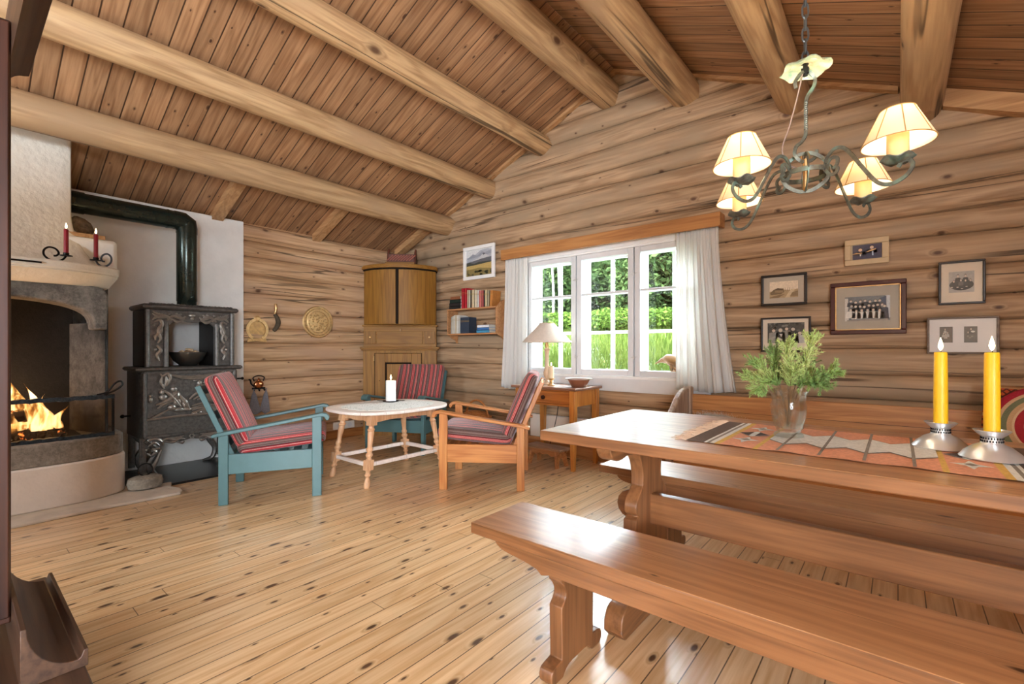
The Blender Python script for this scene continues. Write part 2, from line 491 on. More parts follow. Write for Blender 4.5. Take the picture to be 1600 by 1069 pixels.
def lace_mat():
    k = NT('lace_doily'); o = k.obj()
    vo = k.n('ShaderNodeTexVoronoi', feature='F1'); vo.inputs['Scale'].default_value = 55
    k.put(vo.inputs['Vector'], k.vec)
    n = k.noise(k.vec, 16, 3, 0.6)
    m = k.math('MULTIPLY', k.rng(vo.outputs['Distance'], 0.22, 0.3, 1.0, 0.0), k.rng(n, 0.45, 0.53))
    c = k.mix(m, S(238, 236, 230), S(104, 110, 92))
    return k.out(k.bsdf(c, 0.9))
M_lace = lace_mat()
M_wax_white = plain('white_wax', S(240, 238, 234), 0.5, var=0.02, Subsurface_Weight=0.15)
M_wax_red = plain('red_wax', S(150, 26, 44), 0.45, var=0.04)
M_wax_yellow = plain('yellow_wax', S(240, 190, 30), 0.42, var=0.03, Subsurface_Weight=0.2)
M_wax_cream = plain('cream_wax', S(226, 200, 160), 0.5, var=0.04)
M_flame = glow('candle_flame', (1.0, 0.72, 0.36), 14.0)
M_wick = plain('wick', S(40, 30, 24), 0.9)
M_ceramic = plain('terracotta_glazed_bowl', S(150, 96, 70), 0.25, var=0.1, scale=14)
M_bowlrim = plain('pale_glaze', S(216, 206, 196), 0.25)
M_lampwood = wood('lamp_base_wood', S(206, 176, 146), S(176, 140, 110), 'z', 'y', rough=0.4, bump=0.05)
M_duck = wood('carved_figure_wood', S(150, 104, 58), S(100, 64, 32), 'x', 'y', rough=0.5, bump=0.15, fine=0.6)
M_wicker = plain('wicker', S(176, 110, 50), 0.6, var=0.25, scale=60, bump=0.5)
M_pewterdark = plain('dark_pewter_bowl', S(92, 88, 82), 0.3, 0.8, var=0.1, scale=20)
M_chip = wood('wood_chip', S(226, 200, 164), S(190, 156, 118), 'x', 'y', rough=0.7, bump=0.2)
M_bark = plain('birch_bark_log', S(70, 54, 44), 0.9, var=0.4, scale=18, bump=0.6)
def glass_mat(name, tint=(1, 1, 1), refl=0.08):
    k = NT(name)
    t = k.n('ShaderNodeBsdfTransparent'); t.inputs[0].default_value = (*tint, 1)
    g = k.n('ShaderNodeBsdfGlossy'); g.inputs['Roughness'].default_value = 0.02
    fr = k.n('ShaderNodeFresnel'); fr.inputs[0].default_value = 1.45
    x = k.n('ShaderNodeMixShader')
    k.put(x.inputs[0], k.math('MULTIPLY', fr.outputs[0], refl * 10, clamp=True))
    k.put(x.inputs[1], t.outputs[0]); k.put(x.inputs[2], g.outputs[0])
    return k.out(x.outputs[0])
M_pane = glass_mat('window_glass', (0.97, 0.985, 0.975), 0.04)
M_picglass = glass_mat('picture_glass', (1, 1, 1), 0.05)
M_guard = glass_mat('fire_screen_glass', (0.86, 0.82, 0.78), 0.06)
def crystal():
    k = NT('pressed_glass'); k.obj()
    g = k.n('ShaderNodeBsdfGlass'); g.inputs['IOR'].default_value = 1.45; g.inputs['Roughness'].default_value = 0.02
    g.inputs['Color'].default_value = (0.97, 0.99, 0.98, 1)
    t = k.n('ShaderNodeBsdfTransparent'); t.inputs[0].default_value = (0.96, 0.98, 0.97, 1)
    x = k.n('ShaderNodeMixShader'); x.inputs[0].default_value = 0.62
    k.put(x.inputs[1], g.outputs[0]); k.put(x.inputs[2], t.outputs[0])
    return k.out(x.outputs[0])
M_crystal = crystal()
def shade_mat():
    k = NT('warm_lamp_shade_cloth'); k.obj()
    f = k.noise(k.vec, 40, 3)
    d = k.n('ShaderNodeBsdfDiffuse'); d.inputs[0].default_value = (*S(246, 234, 212), 1)
    t = k.n('ShaderNodeBsdfTranslucent'); t.inputs[0].default_value = (*S(252, 240, 216), 1)
    x = k.n('ShaderNodeMixShader'); x.inputs[0].default_value = 0.55
    k.put(x.inputs[1], d.outputs[0]); k.put(x.inputs[2], t.outputs[0])
    return k.out(x.outputs[0])
M_shade = shade_mat()
M_shadetrim = plain('shade_trim', S(190, 150, 90), 0.8)
# ------------------------------------------------------------------ the setting
XL, XR, YG, YN = -5.32, 1.62, 4.08, -3.2
def zl(x): return 2.81 + 0.402 * (x + 4.427)
def zr(x): return 2.849 - 0.437 * x
XA = (2.849 - 4.5897) / (0.402 + 0.437)
def zroof(x): return zl(x) if x < XA else zr(x)

bm = NB(); box(bm, XL - .2, XR + .2, YN - .2, YG + .25, -0.12, 0.0)
tag(obj('floor', bm, M_floor), 'knotty pine plank floor', kind='structure')

def slope(name, xa, xb, fz, label):
    bm = NB(); sl = math.atan2(fz(xb) - fz(xa), xb - xa)
    a, b = (xa, xb) if xa < xb else (xb, xa)
    L = (b - a) / abs(math.cos(sl))
    sg = math.atan((fz(b) - fz(a)) / (b - a))
    box(bm, 0, L, YN - .2, YG + .5, 0, .06)
    return tag(obj(name, bm, M_ceil, loc=(a, 0, fz(a)), rot=(0, -sg, 0)), label, kind='structure')
slope('ceiling', XL - .5, XA, zl, 'sloped brown board ceiling over the fireplace side')
slope('ceiling', XR + .4, XA, zr, 'sloped board ceiling over the dining side')

def logwall(name, u0, u1, z1fun, base, depth, mat, axis, seed, ucuts=(), hole=None, sgn=1, label=None):
    """a wall of stacked round logs: one surface; u runs along the wall"""
    r = random.Random(seed)
    zs = [0.0]
    while zs[-1] < 3.9: zs.append(zs[-1] + r.uniform(.155, .205))
    # small waviness of each groove along the wall
    amp = [[r.uniform(-1, 1) for _ in range(4)] for _ in zs]
    def groove(i, u):
        if i == 0: return 0.0
        a = amp[i]
        return zs[i] + .010 * a[0] * math.sin(u * 1.1 + a[1] * 3) + .006 * a[2] * math.sin(u * 2.9 + a[3] * 3)
    us = []
    n = int((u1 - u0) / .11)
    us = sorted(set([round(u0 + (u1 - u0) * i / n, 4) for i in range(n + 1)] + list(ucuts)))
    prof = [0.0, .02, .05, .1, .2, .35, .5, .65, .8, .9, .95, .98]
    bulge = [r.uniform(.75, 1.15) for _ in zs]
    crackpos = [r.choice([None, r.uniform(.3, .7)]) for _ in zs]
    bm = NB()
    grid = []
    for i in range(len(zs) - 1):
        for t in prof:
            row = []
            for u in us:
                g0, g1 = groove(i, u), groove(i + 1, u)
                z = g0 + (g1 - g0) * t
                s = abs(2 * t - 1)
                d = .050 * bulge[i] * s ** 3.0 + (.03 if t == 0.0 else 0.0) + .004 * math.sin(u * 3.1 + i * 1.7 + t * 2)
                if t == 0.0: d += .01 * math.sin(u * 1.3 + i)
                if axis == 'x': p = (u, base + sgn * d, z)
                else: p = (base + sgn * d, u, z)
                row.append(bm.verts.new(p))
            grid.append(row)
    bm.verts.index_update()
    for a, b in zip(grid, grid[1:]):
        for j in range(len(us) - 1):
            c = (a[j].co + b[j + 1].co) / 2
            u = c.x if axis == 'x' else c.y
            if c.z > z1fun(u) + .25: continue
            if hole and hole[0] < u < hole[1] and hole[2] < c.z < hole[3]: continue
            bm.faces.new((a[j], a[j + 1], b[j + 1], b[j]))
    loose = [v for v in bm.verts if not v.link_faces]
    bmesh.ops.delete(bm, geom=loose, context='VERTS')
    return tag(obj(name, bm, mat, smooth=60), label, kind='structure')

WX0, WX1, WZ0, WZ1 = -3.15, -1.27, 0.83, 2.07     # window opening
logwall('wall_far', XL - .1, XR + .1, zroof, YG, .05, M_logx, 'x', 11, (WX0, WX1), (WX0, WX1, WZ0 - .02, WZ1 + .02), 1, 'brown log gable wall with the window')
logwall('wall_left', YN, YG + .06, lambda u: zl(XL), XL, .05, M_logy, 'y', 5, (), None, -1, 'pale log wall beside the corner cabinet')
# outer skins keep daylight out of the joints
bm = NB()
for a in ((XL - .2, WX0, -.1, 3.9), (WX1, XR + .2, -.1, 3.9), (WX0, WX1, -.1, WZ0 - .0), (WX0, WX1, WZ1, 3.9)):
    box(bm, a[0], a[1], YG + .09, YG + .24, a[2], a[3])
tag(obj('wall_far', bm, M_logx), 'outer boards of the gable wall', kind='structure')
bm = NB(); box(bm, XL - .25, XL - .09, YN - .2, YG + .24, -.1, 2.9)
tag(obj('wall_left', bm, M_logy), 'outer boards of the side wall', kind='structure')
# right wall and near wall (out of frame) with openings added to let in fill light
def wall_holes(name, axis, c0, c1, u0, u1, z1, holes, mat, label):
    bm = NB()
    us = sorted({u0, u1, *[h[0] for h in holes], *[h[1] for h in holes]})
    for a, b in zip(us, us[1:]):
        m = (a + b) / 2
        hs = [h for h in holes if h[0] < m < h[1]]
        spans = [(-.1, hs[0][2]), (hs[0][3], z1)] if hs else [(-.1, z1)]
        for s in spans:
            if axis == 'y': box(bm, c0, c1, a, b, *s)
            else: box(bm, a, b, c0, c1, *s)
    tag(obj(name, bm, mat), label, kind='structure')
NEARH = [(-3.35, -2.60, 1.3, 2.25)]  # made-up openings, sized and placed for the sky fill they admit
RIGHTH = [(-3.1, -.75, .7, 2.12)]
wall_holes('wall_near', 'x', YN - .2, YN, XL - .2, XR + .2, 3.9, NEARH, M_logx, 'log wall behind the viewer')
wall_holes('wall_right', 'y', XR, XR + .2, YN - .2, YG + .2, 2.6, RIGHTH, M_logy, 'log wall on the dining side')

# roof log beams (purlins), all along y, ends let into the gable wall
BE = [(-4.445, 2.674, .122), (-3.721, 2.98, .108), (-2.956, 3.287, .108), (-2.18, 3.577, .129), (-1.436, 3.337, .129), (-.608, 2.994, .113), (.119, 2.683, .108)]
BN = ['lowest log beam above the fireplace', 'second log beam up from the fireplace side', 'third log beam up from the fireplace side', 'ridge log beam under the roof peak',
      'log beam just right of the ridge', 'log beam behind the chandelier chain', 'thick cracked log beam above the right lamp shade']
for k, ((x, z, r), lb) in enumerate(zip(BE, BN)):
    bm = NB()
    rr = random.Random(k)
    ph = [rr.uniform(0, 6) for _ in range(4)]
    n = 22; rings = []
    for i in range(31):
        y = YN + .02 + (YG + .05 - (YN + .02)) * i / 30
        ring = []
        for j in range(n):
            a = 2 * PI * j / n
            q = r * (1 + .018 * math.sin(3 * a + ph[0] + y * .4) + .012 * math.sin(y * 1.7 + ph[1] + a))
            ring.append(bm.verts.new((x + q * math.cos(a) , y, z + q * math.sin(a))))
        rings.append(ring)
    for a, b in zip(rings, rings[1:]):
        for j in range(n): bm.faces.new((a[j], a[(j + 1) % n], b[(j + 1) % n], b[j]))
    bm.faces.new(rings[0]); bm.faces.new(rings[-1])
    o = obj('ceiling_beam', bm, M_purlin)
    tag(o, lb, 'beam', 'log beams under the roof', 'structure')
# short rafters in the low bay by the left wall, a strip along the gable
for y, w in ((1.74, .10), (2.80, .10), (3.97, .11)):
    bm = NB()
    x0, x1 = XL + .0, -4.5
    prism(bm, [(x0, zl(x0) - .075), (x1, zl(x1) - .075), (x1, zl(x1) + .02), (x0, zl(x0) + .02)], y - w / 2, y + w / 2, 'y')
    tag(obj('rafter', bm, M_rafter), 'short light rafter end below the lowest log beam', kind='structure')
bm = NB()
prism(bm, [(.22, zr(.22) - .115), (1.28, zr(1.28) - .115), (1.28, zr(1.28)), (.22, zr(.22))], YG - .06, YG + .02, 'y')
tag(obj('trim_1', bm, M_rafter), 'light board along the ceiling edge right of the last beam', kind='structure')
bm = NB()
prism(bm, [(XL, zl(XL) - .03), (XA, zl(XA) - .03), (XA, zl(XA)), (XL, zl(XL))], YG - .05, YG + .01, 'y')
prism(bm, [(.0, zr(.0) - .03), (XA, zr(XA) - .03), (XA, zr(XA)), (.0, zr(.0))], YG - .05, YG + .01, 'y')
tag(obj('trim_2', bm, M_rafter), 'thin strip along the gable under the boards', kind='structure')
# baseboards
bm = NB(); box(bm, XL - .03, XL + .02, 2.0, 3.42, 0, .105)
tag(obj('baseboard_left', bm, M_basey, bevel=.004), 'pine baseboard under the log side wall', kind='structure')
bm = NB(); box(bm, -4.6, XR, YG - .03, YG + .03, 0, .16)
tag(obj('baseboard_far', bm, M_base, bevel=.006), 'pine baseboard below the window', kind='structure')
# white plaster wall behind stove
bm = NB(); box(bm, XL - .03, XL + .045, -.6, 1.985, 0, zl(XL) - .02)
tag(obj('wall_fireplace', bm, M_plaster, bevel=.006), 'white plastered firewall behind stove and fireplace', kind='structure')

# ------------------------------------------------------------------ window
w = thing('window_1', 'white three-light casement window with small panes', 'window', ((WX0 + WX1) / 2, YG, WZ0), kind='structure')
bm = NB()   # casing boards and reveals
box(bm, WX0 - .06, WX1 + .06, YG - .015, YG + .02, WZ1 - .0, WZ1 + .075)
box(bm, WX0 - .06, WX0 + .0, YG - .015, YG + .02, WZ0 - .01, WZ1)
box(bm, WX1 - .0, WX1 + .06, YG - .015, YG + .02, WZ0 - .01, WZ1)
box(bm, WX0 - .02, WX0 + .02, YG, YG + .25, WZ0, WZ1); box(bm, WX1 - .02, WX1 + .02, YG, YG + .25, WZ0, WZ1)
box(bm, WX0, WX1, YG, YG + .25, WZ1 - .02, WZ1 + .03)
obj('window_frame', bm, M_whitepaint, w, bevel=.003, world=True)
bm = NB(); box(bm, WX0 - .06, WX1 + .06, YG - .012, YG + .02, WZ0 - .135, WZ0 - .012)
obj('apron_board', bm, M_greypaint, w, bevel=.003, world=True)
bm = NB(); box(bm, WX0 - .03, WX1 + .03, YG - .016, YG + .25, WZ0 - .012, WZ0 + .012)
obj('window_sill', bm, M_whitepaint, w, bevel=.003, world=True)
NS = 3; CW = (WX1 - WX0) / NS
for s in range(NS):
    a, b = WX0 + s * CW + .006, WX0 + (s + 1) * CW - .006
    # inner casement
    bm = NB()
    st = .055; z0, z1 = WZ0 + .014, WZ1 - .022; ya, yb = YG + .0, YG + .038
    box(bm, a, a + st, ya, yb, z0, z1); box(bm, b - st, b, ya, yb, z0, z1)
    box(bm, a + st, b - st, ya, yb, z0, z0 + .055); box(bm, a + st, b - st, ya, yb, z1 - .05, z1)
    box(bm, a + st, b - st, ya + .008, yb - .008, 1.636, 1.658)
    sash = obj('inner_casement', bm, M_greypaint, w, bevel=.004, world=True)
    bm = NB(); box(bm, a + st, b - st, YG + .018, YG + .021, z0 + .05, z1 - .05)
    obj('pane', bm, M_pane, sash, world=True)
    # lining between the casements
    bm = NB()
    box(bm, a, a + .03, yb + .002, YG + .17, z0, z1); box(bm, b - .03, b, yb + .002, YG + .17, z0, z1)
    box(bm, a + .03, b - .03, yb + .002, YG + .17, z1 - .03, z1)
    obj('lining', bm, M_whitepaint, w, world=True)
    # outer casement with glazing bars
    bm = NB(); yc, yd = YG + .17, YG + .205; so = .05
    box(bm, a, a + so, yc, yd, z0, z1); box(bm, b - so, b, yc, yd, z0, z1)
    box(bm, a + so, b - so, yc, yd, z0, z0 + .05); box(bm, a + so, b - so, yc, yd, z1 - .045, z1)
    mx = (a + b) / 2
    box(bm, mx - .016, mx + .016, yc, yd, z0 + .05, z1 - .045)
    for zz in (1.66, 1.268): box(bm, a + so, b - so, yc + .002, yd - .002, zz - .015, zz + .015)
    oc = obj('outer_casement', bm, M_whitepaint, w, bevel=.003, world=True)
    bm = NB(); box(bm, a + so, b - so, yc + .016, yc + .019, z0 + .05, z1 - .045)
    obj('pane', bm, M_pane, oc, world=True)
for s in (1, 2):
    x = WX0 + s * CW
    for z in (1.02, 1.80):
        bm = NB()
        tube(bm, [(x - .03, YG - .008, z), (x - .012, YG - .016, z + .006), (x + .012, YG - .016, z - .004), (x + .03, YG - .008, z + .01)], .004, 6)
        box(bm, x - .004, x + .004, YG - .012, YG - .0, z - .02, z + .02)
        obj('window_catch', bm, M_pewter, w, world=True)

# ------------------------------------------------------------------ curtains, pelmet
bm = NB(); box(bm, -3.43, -1.10, 3.955, 3.976, 2.092, 2.206); box(bm, -3.43, -3.407, 3.976, YG + .01, 2.092, 2.206); box(bm, -1.123, -1.10, 3.976, YG + .01, 2.092, 2.206)
tag(obj('curtain_pelmet', bm, M_pelmet, bevel=.003), 'long orange pine pelmet board above the window curtains', 'pelmet')
def curtain(name, xt0, xt1, xb0, xb1, zt, zb, folds, y, seed, label):
    r = random.Random(seed)
    bm = NB(); n, m = 110, 26; rows = []
    ph = [r.uniform(0, 6) for _ in range(6)]
    for j in range(m + 1):
        v = j / m
        k = v ** 1.6
        a, b = xt0 + (xb0 - xt0) * k, xt1 + (xb1 - xt1) * k
        row = []
        for i in range(n + 1):
            u = i / n
            amp = .009 + .013 * v
            uu = u + .012 * math.sin(2 * PI * u * 2 + ph[4]) + .01 * math.sin(v * 3 + u * 9 + ph[5])
            d = amp * (math.sin(2 * PI * folds * uu + ph[0]) + .5 * math.sin(2 * PI * folds * 1.7 * uu + ph[1] + v * .6)) + .006 * math.sin(2 * PI * folds * 3.3 * uu + ph[2]) * (1 - v)
            row.append(bm.verts.new((a + (b - a) * u + .004 * math.sin(2 * PI * folds * u * 2 + ph[3]), y - d, zt + (zb - zt) * v + .008 * math.sin(u * 7 + ph[2]) * v)))
        rows.append(row)
    for a, b in zip(rows, rows[1:]):
        for i in range(n): bm.faces.new((a[i], a[i + 1], b[i + 1], b[i]))
    o = obj(name, bm, M_curtain, smooth=180, solid=.0015)
    return tag(o, label, 'curtain', 'white window curtains')
curtain('curtain', -3.40, -3.10, -3.46, -3.10, 2.12, .665, 6, 4.018, 3, 'narrow white curtain behind the table lamp, left of the window')
curtain('curtain', -1.47, -1.125, -1.47, -.99, 2.12, .745, 7, 4.018, 9, 'wide white curtain flaring over the wall bench, right of the window')
# ------------------------------------------------------------------ open fireplace
fp = thing('fireplace', 'white plastered open fireplace with grey soapstone arch, burning', 'fireplace', (-5.0, .2, 0))
Y1 = .86           # right side of the body
def roundfront(xf, y1, rad, xb=XL, y0=-.9, n=10, k=1.0):
    """plan outline: back wall, straight front, rounded right front corner"""
    pts = [(xb, y0), (xf, y0)]
    for i in range(n + 1):
        a = PI / 2 * i / n
        pts.append((xf - rad * k * (1 - math.cos(a)), y1 - rad + rad * math.sin(a)))
    pts.append((xb, y1))
    return pts
bm = NB(); prism(bm, roundfront(-4.40, .885, .42, k=.55), .02, .312, 'z')
obj('base', bm, M_plaster_base, fp, bevel=.012, world=True)
bm = NB(); prism(bm, roundfront(-4.41, .875, .42, k=.55), .312, .462, 'z')
obj('hearth_stone', bm, M_soap, fp, bevel=.01, world=True)
# firebox: back, right cheek, floor, throat
bm = NB()
box(bm, XL, -5.06, -.85, .86, .46, 1.75)                       # back
prism(bm, [(-5.06, .61), (-4.64, .760), (-4.62, .768), (-4.72, .80), (-5.06, .82)], .46, 1.30, 'z')
obj('side_cheek', bm, M_cheek, fp, bevel=.006, world=True)
bm = NB()
box(bm, -5.05, -5.03, -.84, .64, .46, 1.75)
box(bm, -5.05, -4.66, -.84, .70, 1.62, 1.66)
box(bm, -5.05, -4.5, -.84, .64, .46, .468)
obj('fire_chamber', bm, M_soot, fp, world=True)
# soapstone arch lintel
arch = []
for i in range(25):
    t = i / 24
    a = PI * (1 - t)
    cx, hw = .17, .53
    arch.append((cx + hw * math.cos(a), 1.245 + .215 * math.sin(a) ** .55))
outer = [(.775, 1.245), (.78, 1.50), (.755, 1.55), (.66, 1.575), (.3, 1.59), (-.4, 1.59), (-.44, 1.245)]
bm = NB(); prism(bm, arch + outer, -4.86, -4.585, 'x')
obj('arch_lintel', bm, M_soapdark, fp, bevel=.012, world=True)
# plaster hood above the arch with a curved front
def hood(z0, z1, xf0, y0r, xf1, y1r, rad, rad1, mat, name):
    bm = NB()
    A, B = roundfront(xf0, y0r, rad, k=.55), roundfront(xf1, y1r, rad1, k=.55)
    va = [bm.verts.new((p[0], p[1], z0)) for p in A]; vb = [bm.verts.new((p[0], p[1], z1)) for p in B]
    n = len(A)
    bm.faces.new(va); bm.faces.new(vb)
    for i in range(n): bm.faces.new((va[i], va[(i + 1) % n], vb[(i + 1) % n], vb[i]))
    return obj(name, bm, mat, fp, bevel=.012, world=True)
hood(1.56, 1.65, -4.56, .80, -4.43, .855, .3, .42, M_plaster_cream, 'hood')
hood(1.65, 1.71, -4.43, .855, -4.425, .86, .42, .42, M_plaster_cream, 'mantel')
bm = NB(); box(bm, XL, -4.72, .3, .862, 1.70, 1.945)
obj('shoulder', bm, M_plaster, fp, bevel=.03, seg=3, world=True)
# chimney breast with a flared foot
bm = NB()
rings = []
for i in range(13):
    t = i / 12
    z = 1.70 + .46 * t
    f = (1 - t) ** 2.4
    rings.append([(XL, -.9, z), (-4.76 + .20 * f, -.9, z), (-4.76 + .20 * f, .535 + .135 * f, z), (-4.78 + .20 * f, .60 + .14 * f, z), (XL, .62 + .14 * f, z)])
rings.append([(p[0], p[1], 2.85) for p in rings[-1]])
vr = [[bm.verts.new(p) for p in r_] for r_ in rings]
for a, b in zip(vr, vr[1:]):
    for j in range(5): bm.faces.new((a[j], a[(j + 1) % 5], b[(j + 1) % 5], b[j]))
bm.faces.new(vr[0]); bm.faces.new(vr[-1])
obj('chimney', bm, M_plaster_cream, fp, bevel=.008, world=True)
bm = NB(); box(bm, -4.436, -4.418, -.2, .41, 1.675, 1.686)
obj('iron_slot', bm, M_black, fp, world=True)

bm = NB(); r_ = random.Random(2)
edge = [(-4.18 + r_.uniform(-.012, .012), -.9 + 2.03 * i / 26) for i in range(27)]
prism(bm, [(XL, -.9)] + edge + [(-4.22, 1.155), (-4.30, 1.165), (-4.40, 1.13), (-4.56, 1.17), (-4.56, .9), (XL, .9)], 0, .022, 'z')
tag(obj('hearth_slab', bm, M_slab, bevel=.006), 'cream painted concrete slab on the floor before the fireplace', 'hearth slab')
bm = NB(); box(bm, XL + .04, -4.51, .92, 2.0, .0, .018)
tag(obj('floor_plate', bm, plain('black_floor_plate', S(24, 25, 27), 0.3, .2, var=.05)), 'black fireproof plate on the floor under the stove', 'floor plate')

# glass fire screen
fs = thing('fire_screen', 'glass fire screen with hammered iron rails before the flames', 'fire screen', (-4.50, .2, .462))
for nm, z0, z1 in (('top_rail', .735, .762), ('bottom_rail', .462, .487)):
    bm = NB(); r_ = random.Random(4)
    box(bm, -4.515, -4.485, -.75, .80, z0, z1)
    bmesh.ops.subdivide_edges(bm, edges=[e for e in bm.edges if e.calc_length() > .5], cuts=70)
    for v in bm.verts: v.co += Vector((r_.uniform(-.004, .004), 0, r_.uniform(-.004, .004)))
    obj(nm, bm, M_hammered, fs, world=True, smooth=0)
bm = NB(); box(bm, -4.503, -4.498, -.74, .79, .487, .735); obj('glass', bm, M_guard, fs, world=True)
bm = NB(); box(bm, -4.507, -4.493, .785, .80, .487, .735); obj('end_bar', bm, M_black, fs, world=True)
bm = NB()
tube(bm, smoothpts([(-4.5, .70, .765), (-4.5, .76, .785), (-4.5, .80, .84), (-4.5, .835, .86), (-4.5, .845, .83), (-4.5, .80, .79), (-4.5, .74, .765)], 5), .007, 6)
obj('handle', bm, M_irondark, fs, world=True)

# burning logs and flames
LP = [((-4.86, -.15, .50), (-4.80, .42, .52)), ((-4.72, -.10, .50), (-4.74, .40, .50)), ((-4.82, .0, .58), (-4.72, .36, .64))]
LL = ['charred log lying at the back of the fire', 'charred log lying at the front of the fire', 'burning log leaning across the other two in the fire']
def ember_mat():
    k = NT('charred_wood'); k.obj()
    n = k.noise(k.vec, 14, 4, .6)
    b = k.n('ShaderNodeBsdfPrincipled'); k.put(b.inputs['Base Color'], k.mix(n, S(18, 14, 12), S(60, 44, 36))); b.inputs['Roughness'].default_value = .9
    k.put(b.inputs['Emission Color'], (1, .22, .04, 1)); k.put(b.inputs['Emission Strength'], k.rng(n, .60, .75, 0, 3.0))
    return k.out(b.outputs[0])
M_ember = ember_mat()
for (a, b), lb in zip(LP, LL):
    bm = NB(); a_, b_ = Vector(a), Vector(b)
    tube(bm, [a_.lerp(b_, i / 6) + Vector((0, 0, .008 * math.sin(i * 2))) for i in range(7)], .052, 9, scale=[1, 1.05, .95, 1.04, 1, .95, .9])
    tag(obj('firewood', bm, M_ember), lb, 'log', 'burning logs in the fireplace')
bm = NB(); r_ = random.Random(8)
for i in range(90): blob(bm, (r_.uniform(-4.95, -4.6), r_.uniform(-.3, .6), .475 + r_.uniform(0, .012)), r_.uniform(.01, .028), 1, .25, seed=i)
tag(obj('embers', bm, M_ember), 'bed of glowing embers and ash under the burning logs', 'embers', kind='stuff')
def fire_mat():
    k = NT('fire_flame'); o = k.obj()
    n = k.noise(k.comb(k.math('MULTIPLY', o[0], 16), k.math('MULTIPLY', o[1], 16), k.math('MULTIPLY', o[2], 6)), 1.0, 3, .55, .6)
    h = k.rng(o[2], .0, .60, 0, 1, False)
    d = k.math('SUBTRACT', n, k.math('MULTIPLY', h, .22))
    c = k.ramp(d, [(.25, (1, .20, .02)), (.42, (1, .42, .08)), (.6, (1, .72, .34))])
    e = k.n('ShaderNodeEmission'); k.put(e.inputs[0], c); k.put(e.inputs[1], k.rng(d, .25, .65, .7, 2.4))
    lw = k.n('ShaderNodeLayerWeight'); lw.inputs[0].default_value = .5
    a = k.math('MULTIPLY', k.rng(d, .30, .56, 0, .75), k.math('POWER', k.math('SUBTRACT', 1.0, lw.outputs['Facing']), .8))
    t = k.n('ShaderNodeBsdfTransparent'); x = k.n('ShaderNodeMixShader')
    k.put(x.inputs[0], a); k.put(x.inputs[1], t.outputs[0]); k.put(x.inputs[2], e.outputs[0])
    return k.out(x.outputs[0])
M_fire = fire_mat()
fl = thing('fire', 'orange flames licking up from the logs in the fireplace', 'fire', (-4.76, .2, .52))
r_ = random.Random(21)
for (y, h, rad, x) in ((.03, .46, .085, 0), (.12, .32, .07, .03), (.20, .26, .06, -.02), (-.02, .30, .06, .05), (-.13, .24, .05, 0), (.27, .20, .05, .03), (.08, .22, .05, .06), (.20, .16, .045, .06), (-.24, .22, .05, 0), (.05, .36, .05, -.04), (.16, .20, .04, -.05), (.33, .13, .04, .02), (.24, .16, .04, .07)):
    rad *= .8
    bm = NB(); n = 12; rings = []
    ph = r_.uniform(0, 6)
    for i in range(15):
        t = i / 14
        rr = rad * (math.sin(PI * min(1, t * 1.0 + .12) ** .8) ** .8 * (1 - t) ** .35 + .003)
        cx = x + .03 * math.sin(t * 5 + ph) * t; cy = y - .2 + .2 + .05 * math.sin(t * 4.2 + ph * 1.7) * t
        rings.append([bm.verts.new((cx + rr * .7 * math.cos(a + t * 2), cy + rr * math.sin(a + t * 2) * (1 + .25 * math.sin(3 * a + ph)), 1.3 * h * t)) for a in [2 * PI * j / n for j in range(n)]])
    for a, b in zip(rings, rings[1:]):
        for j in range(n): bm.faces.new((a[j], a[(j + 1) % n], b[(j + 1) % n], b[j]))
    obj('flame', bm, M_fire, fl, smooth=180)

# ------------------------------------------------------------------ things on the mantel
def flame(bm, x, y, z, s=1.0):
    lathe(bm, [(.0005, 0), (.0045 * s, .006 * s), (.0065 * s, .014 * s), (.005 * s, .024 * s), (.0022 * s, .034 * s), (.0003, .042 * s)], (x, y, z), 10)
def candle(x, y, z, r, h, mat, label, group=None, fs=1.0, taper=1.0):
    t = thing('candle', label, 'candle', (x, y, z), group=group)
    bm = NB(); lathe(bm, [(r, 0), (r * .99, h * .5), (r * taper, h - .004), (r * taper * .9, h), (r * taper * .3, h - .003)], n=24); obj('wax', bm, mat, t)
    bm = NB(); tube(bm, [(0, 0, h - .004), (.001, 0, h + .006), (.002, .001, h + .012)], .0012, 5); obj('wick', bm, M_wick, t)
    bm = NB(); flame(bm, 0, 0, h + .005, fs); obj('flame', bm, M_flame, t, smooth=180)
    return t
def ring_holder(x, y, z, ang, label):
    t = thing('candle_holder', label, 'candle holder', (x, y, z), ang, 'iron ring candle holders on the mantel')
    bm = NB(); lathe(bm, [(.034, .050), (.036, .054), (.016, .052)], n=20); obj('drip_plate', bm, M_black, t)
    bm = NB(); lathe(bm, [(.016, .052), (.017, .072), (.0145, .072), (.014, .053)], n=16); obj('cup', bm, M_black, t)
    bm = NB()
    P = [(.07, 0, .004), (.0, 0, .003), (-.04, 0, .004)]
    sweep(bm, P, rect(.012, .004), up=(0, 0, 1))
    ringp = [(.0, 0, .050), (-.018, 0, .022), (-.05, 0, .006), (-.085, 0, .012), (-.112, 0, .040), (-.112, 0, .075), (-.088, 0, .098), (-.055, 0, .092), (-.038, 0, .065), (-.05, 0, .045), (-.065, 0, .042)]
    sweep(bm, smoothpts(ringp, 6), rect(.012, .004), up=(0, 1, 0))
    obj('ring_handle', bm, M_black, t)
    return t
ring_holder(-4.555, .545, 1.711, R(-88) + PI, 'black iron ring candle holder on the mantel front, by the chimney')
candle(-4.555, .545, 1.765, .0135, .185, M_wax_red, 'lit dark red candle in the ring holder nearer the chimney', 'red candles on the mantel', 1.0)
ring_holder(-4.62, .715, 1.711, R(-140), 'black iron ring candle holder at the rounded right end of the mantel')
candle(-4.62, .715, 1.765, .0135, .190, M_wax_red, 'lit dark red candle at the rounded right end of the mantel', 'red candles on the mantel', 1.0)
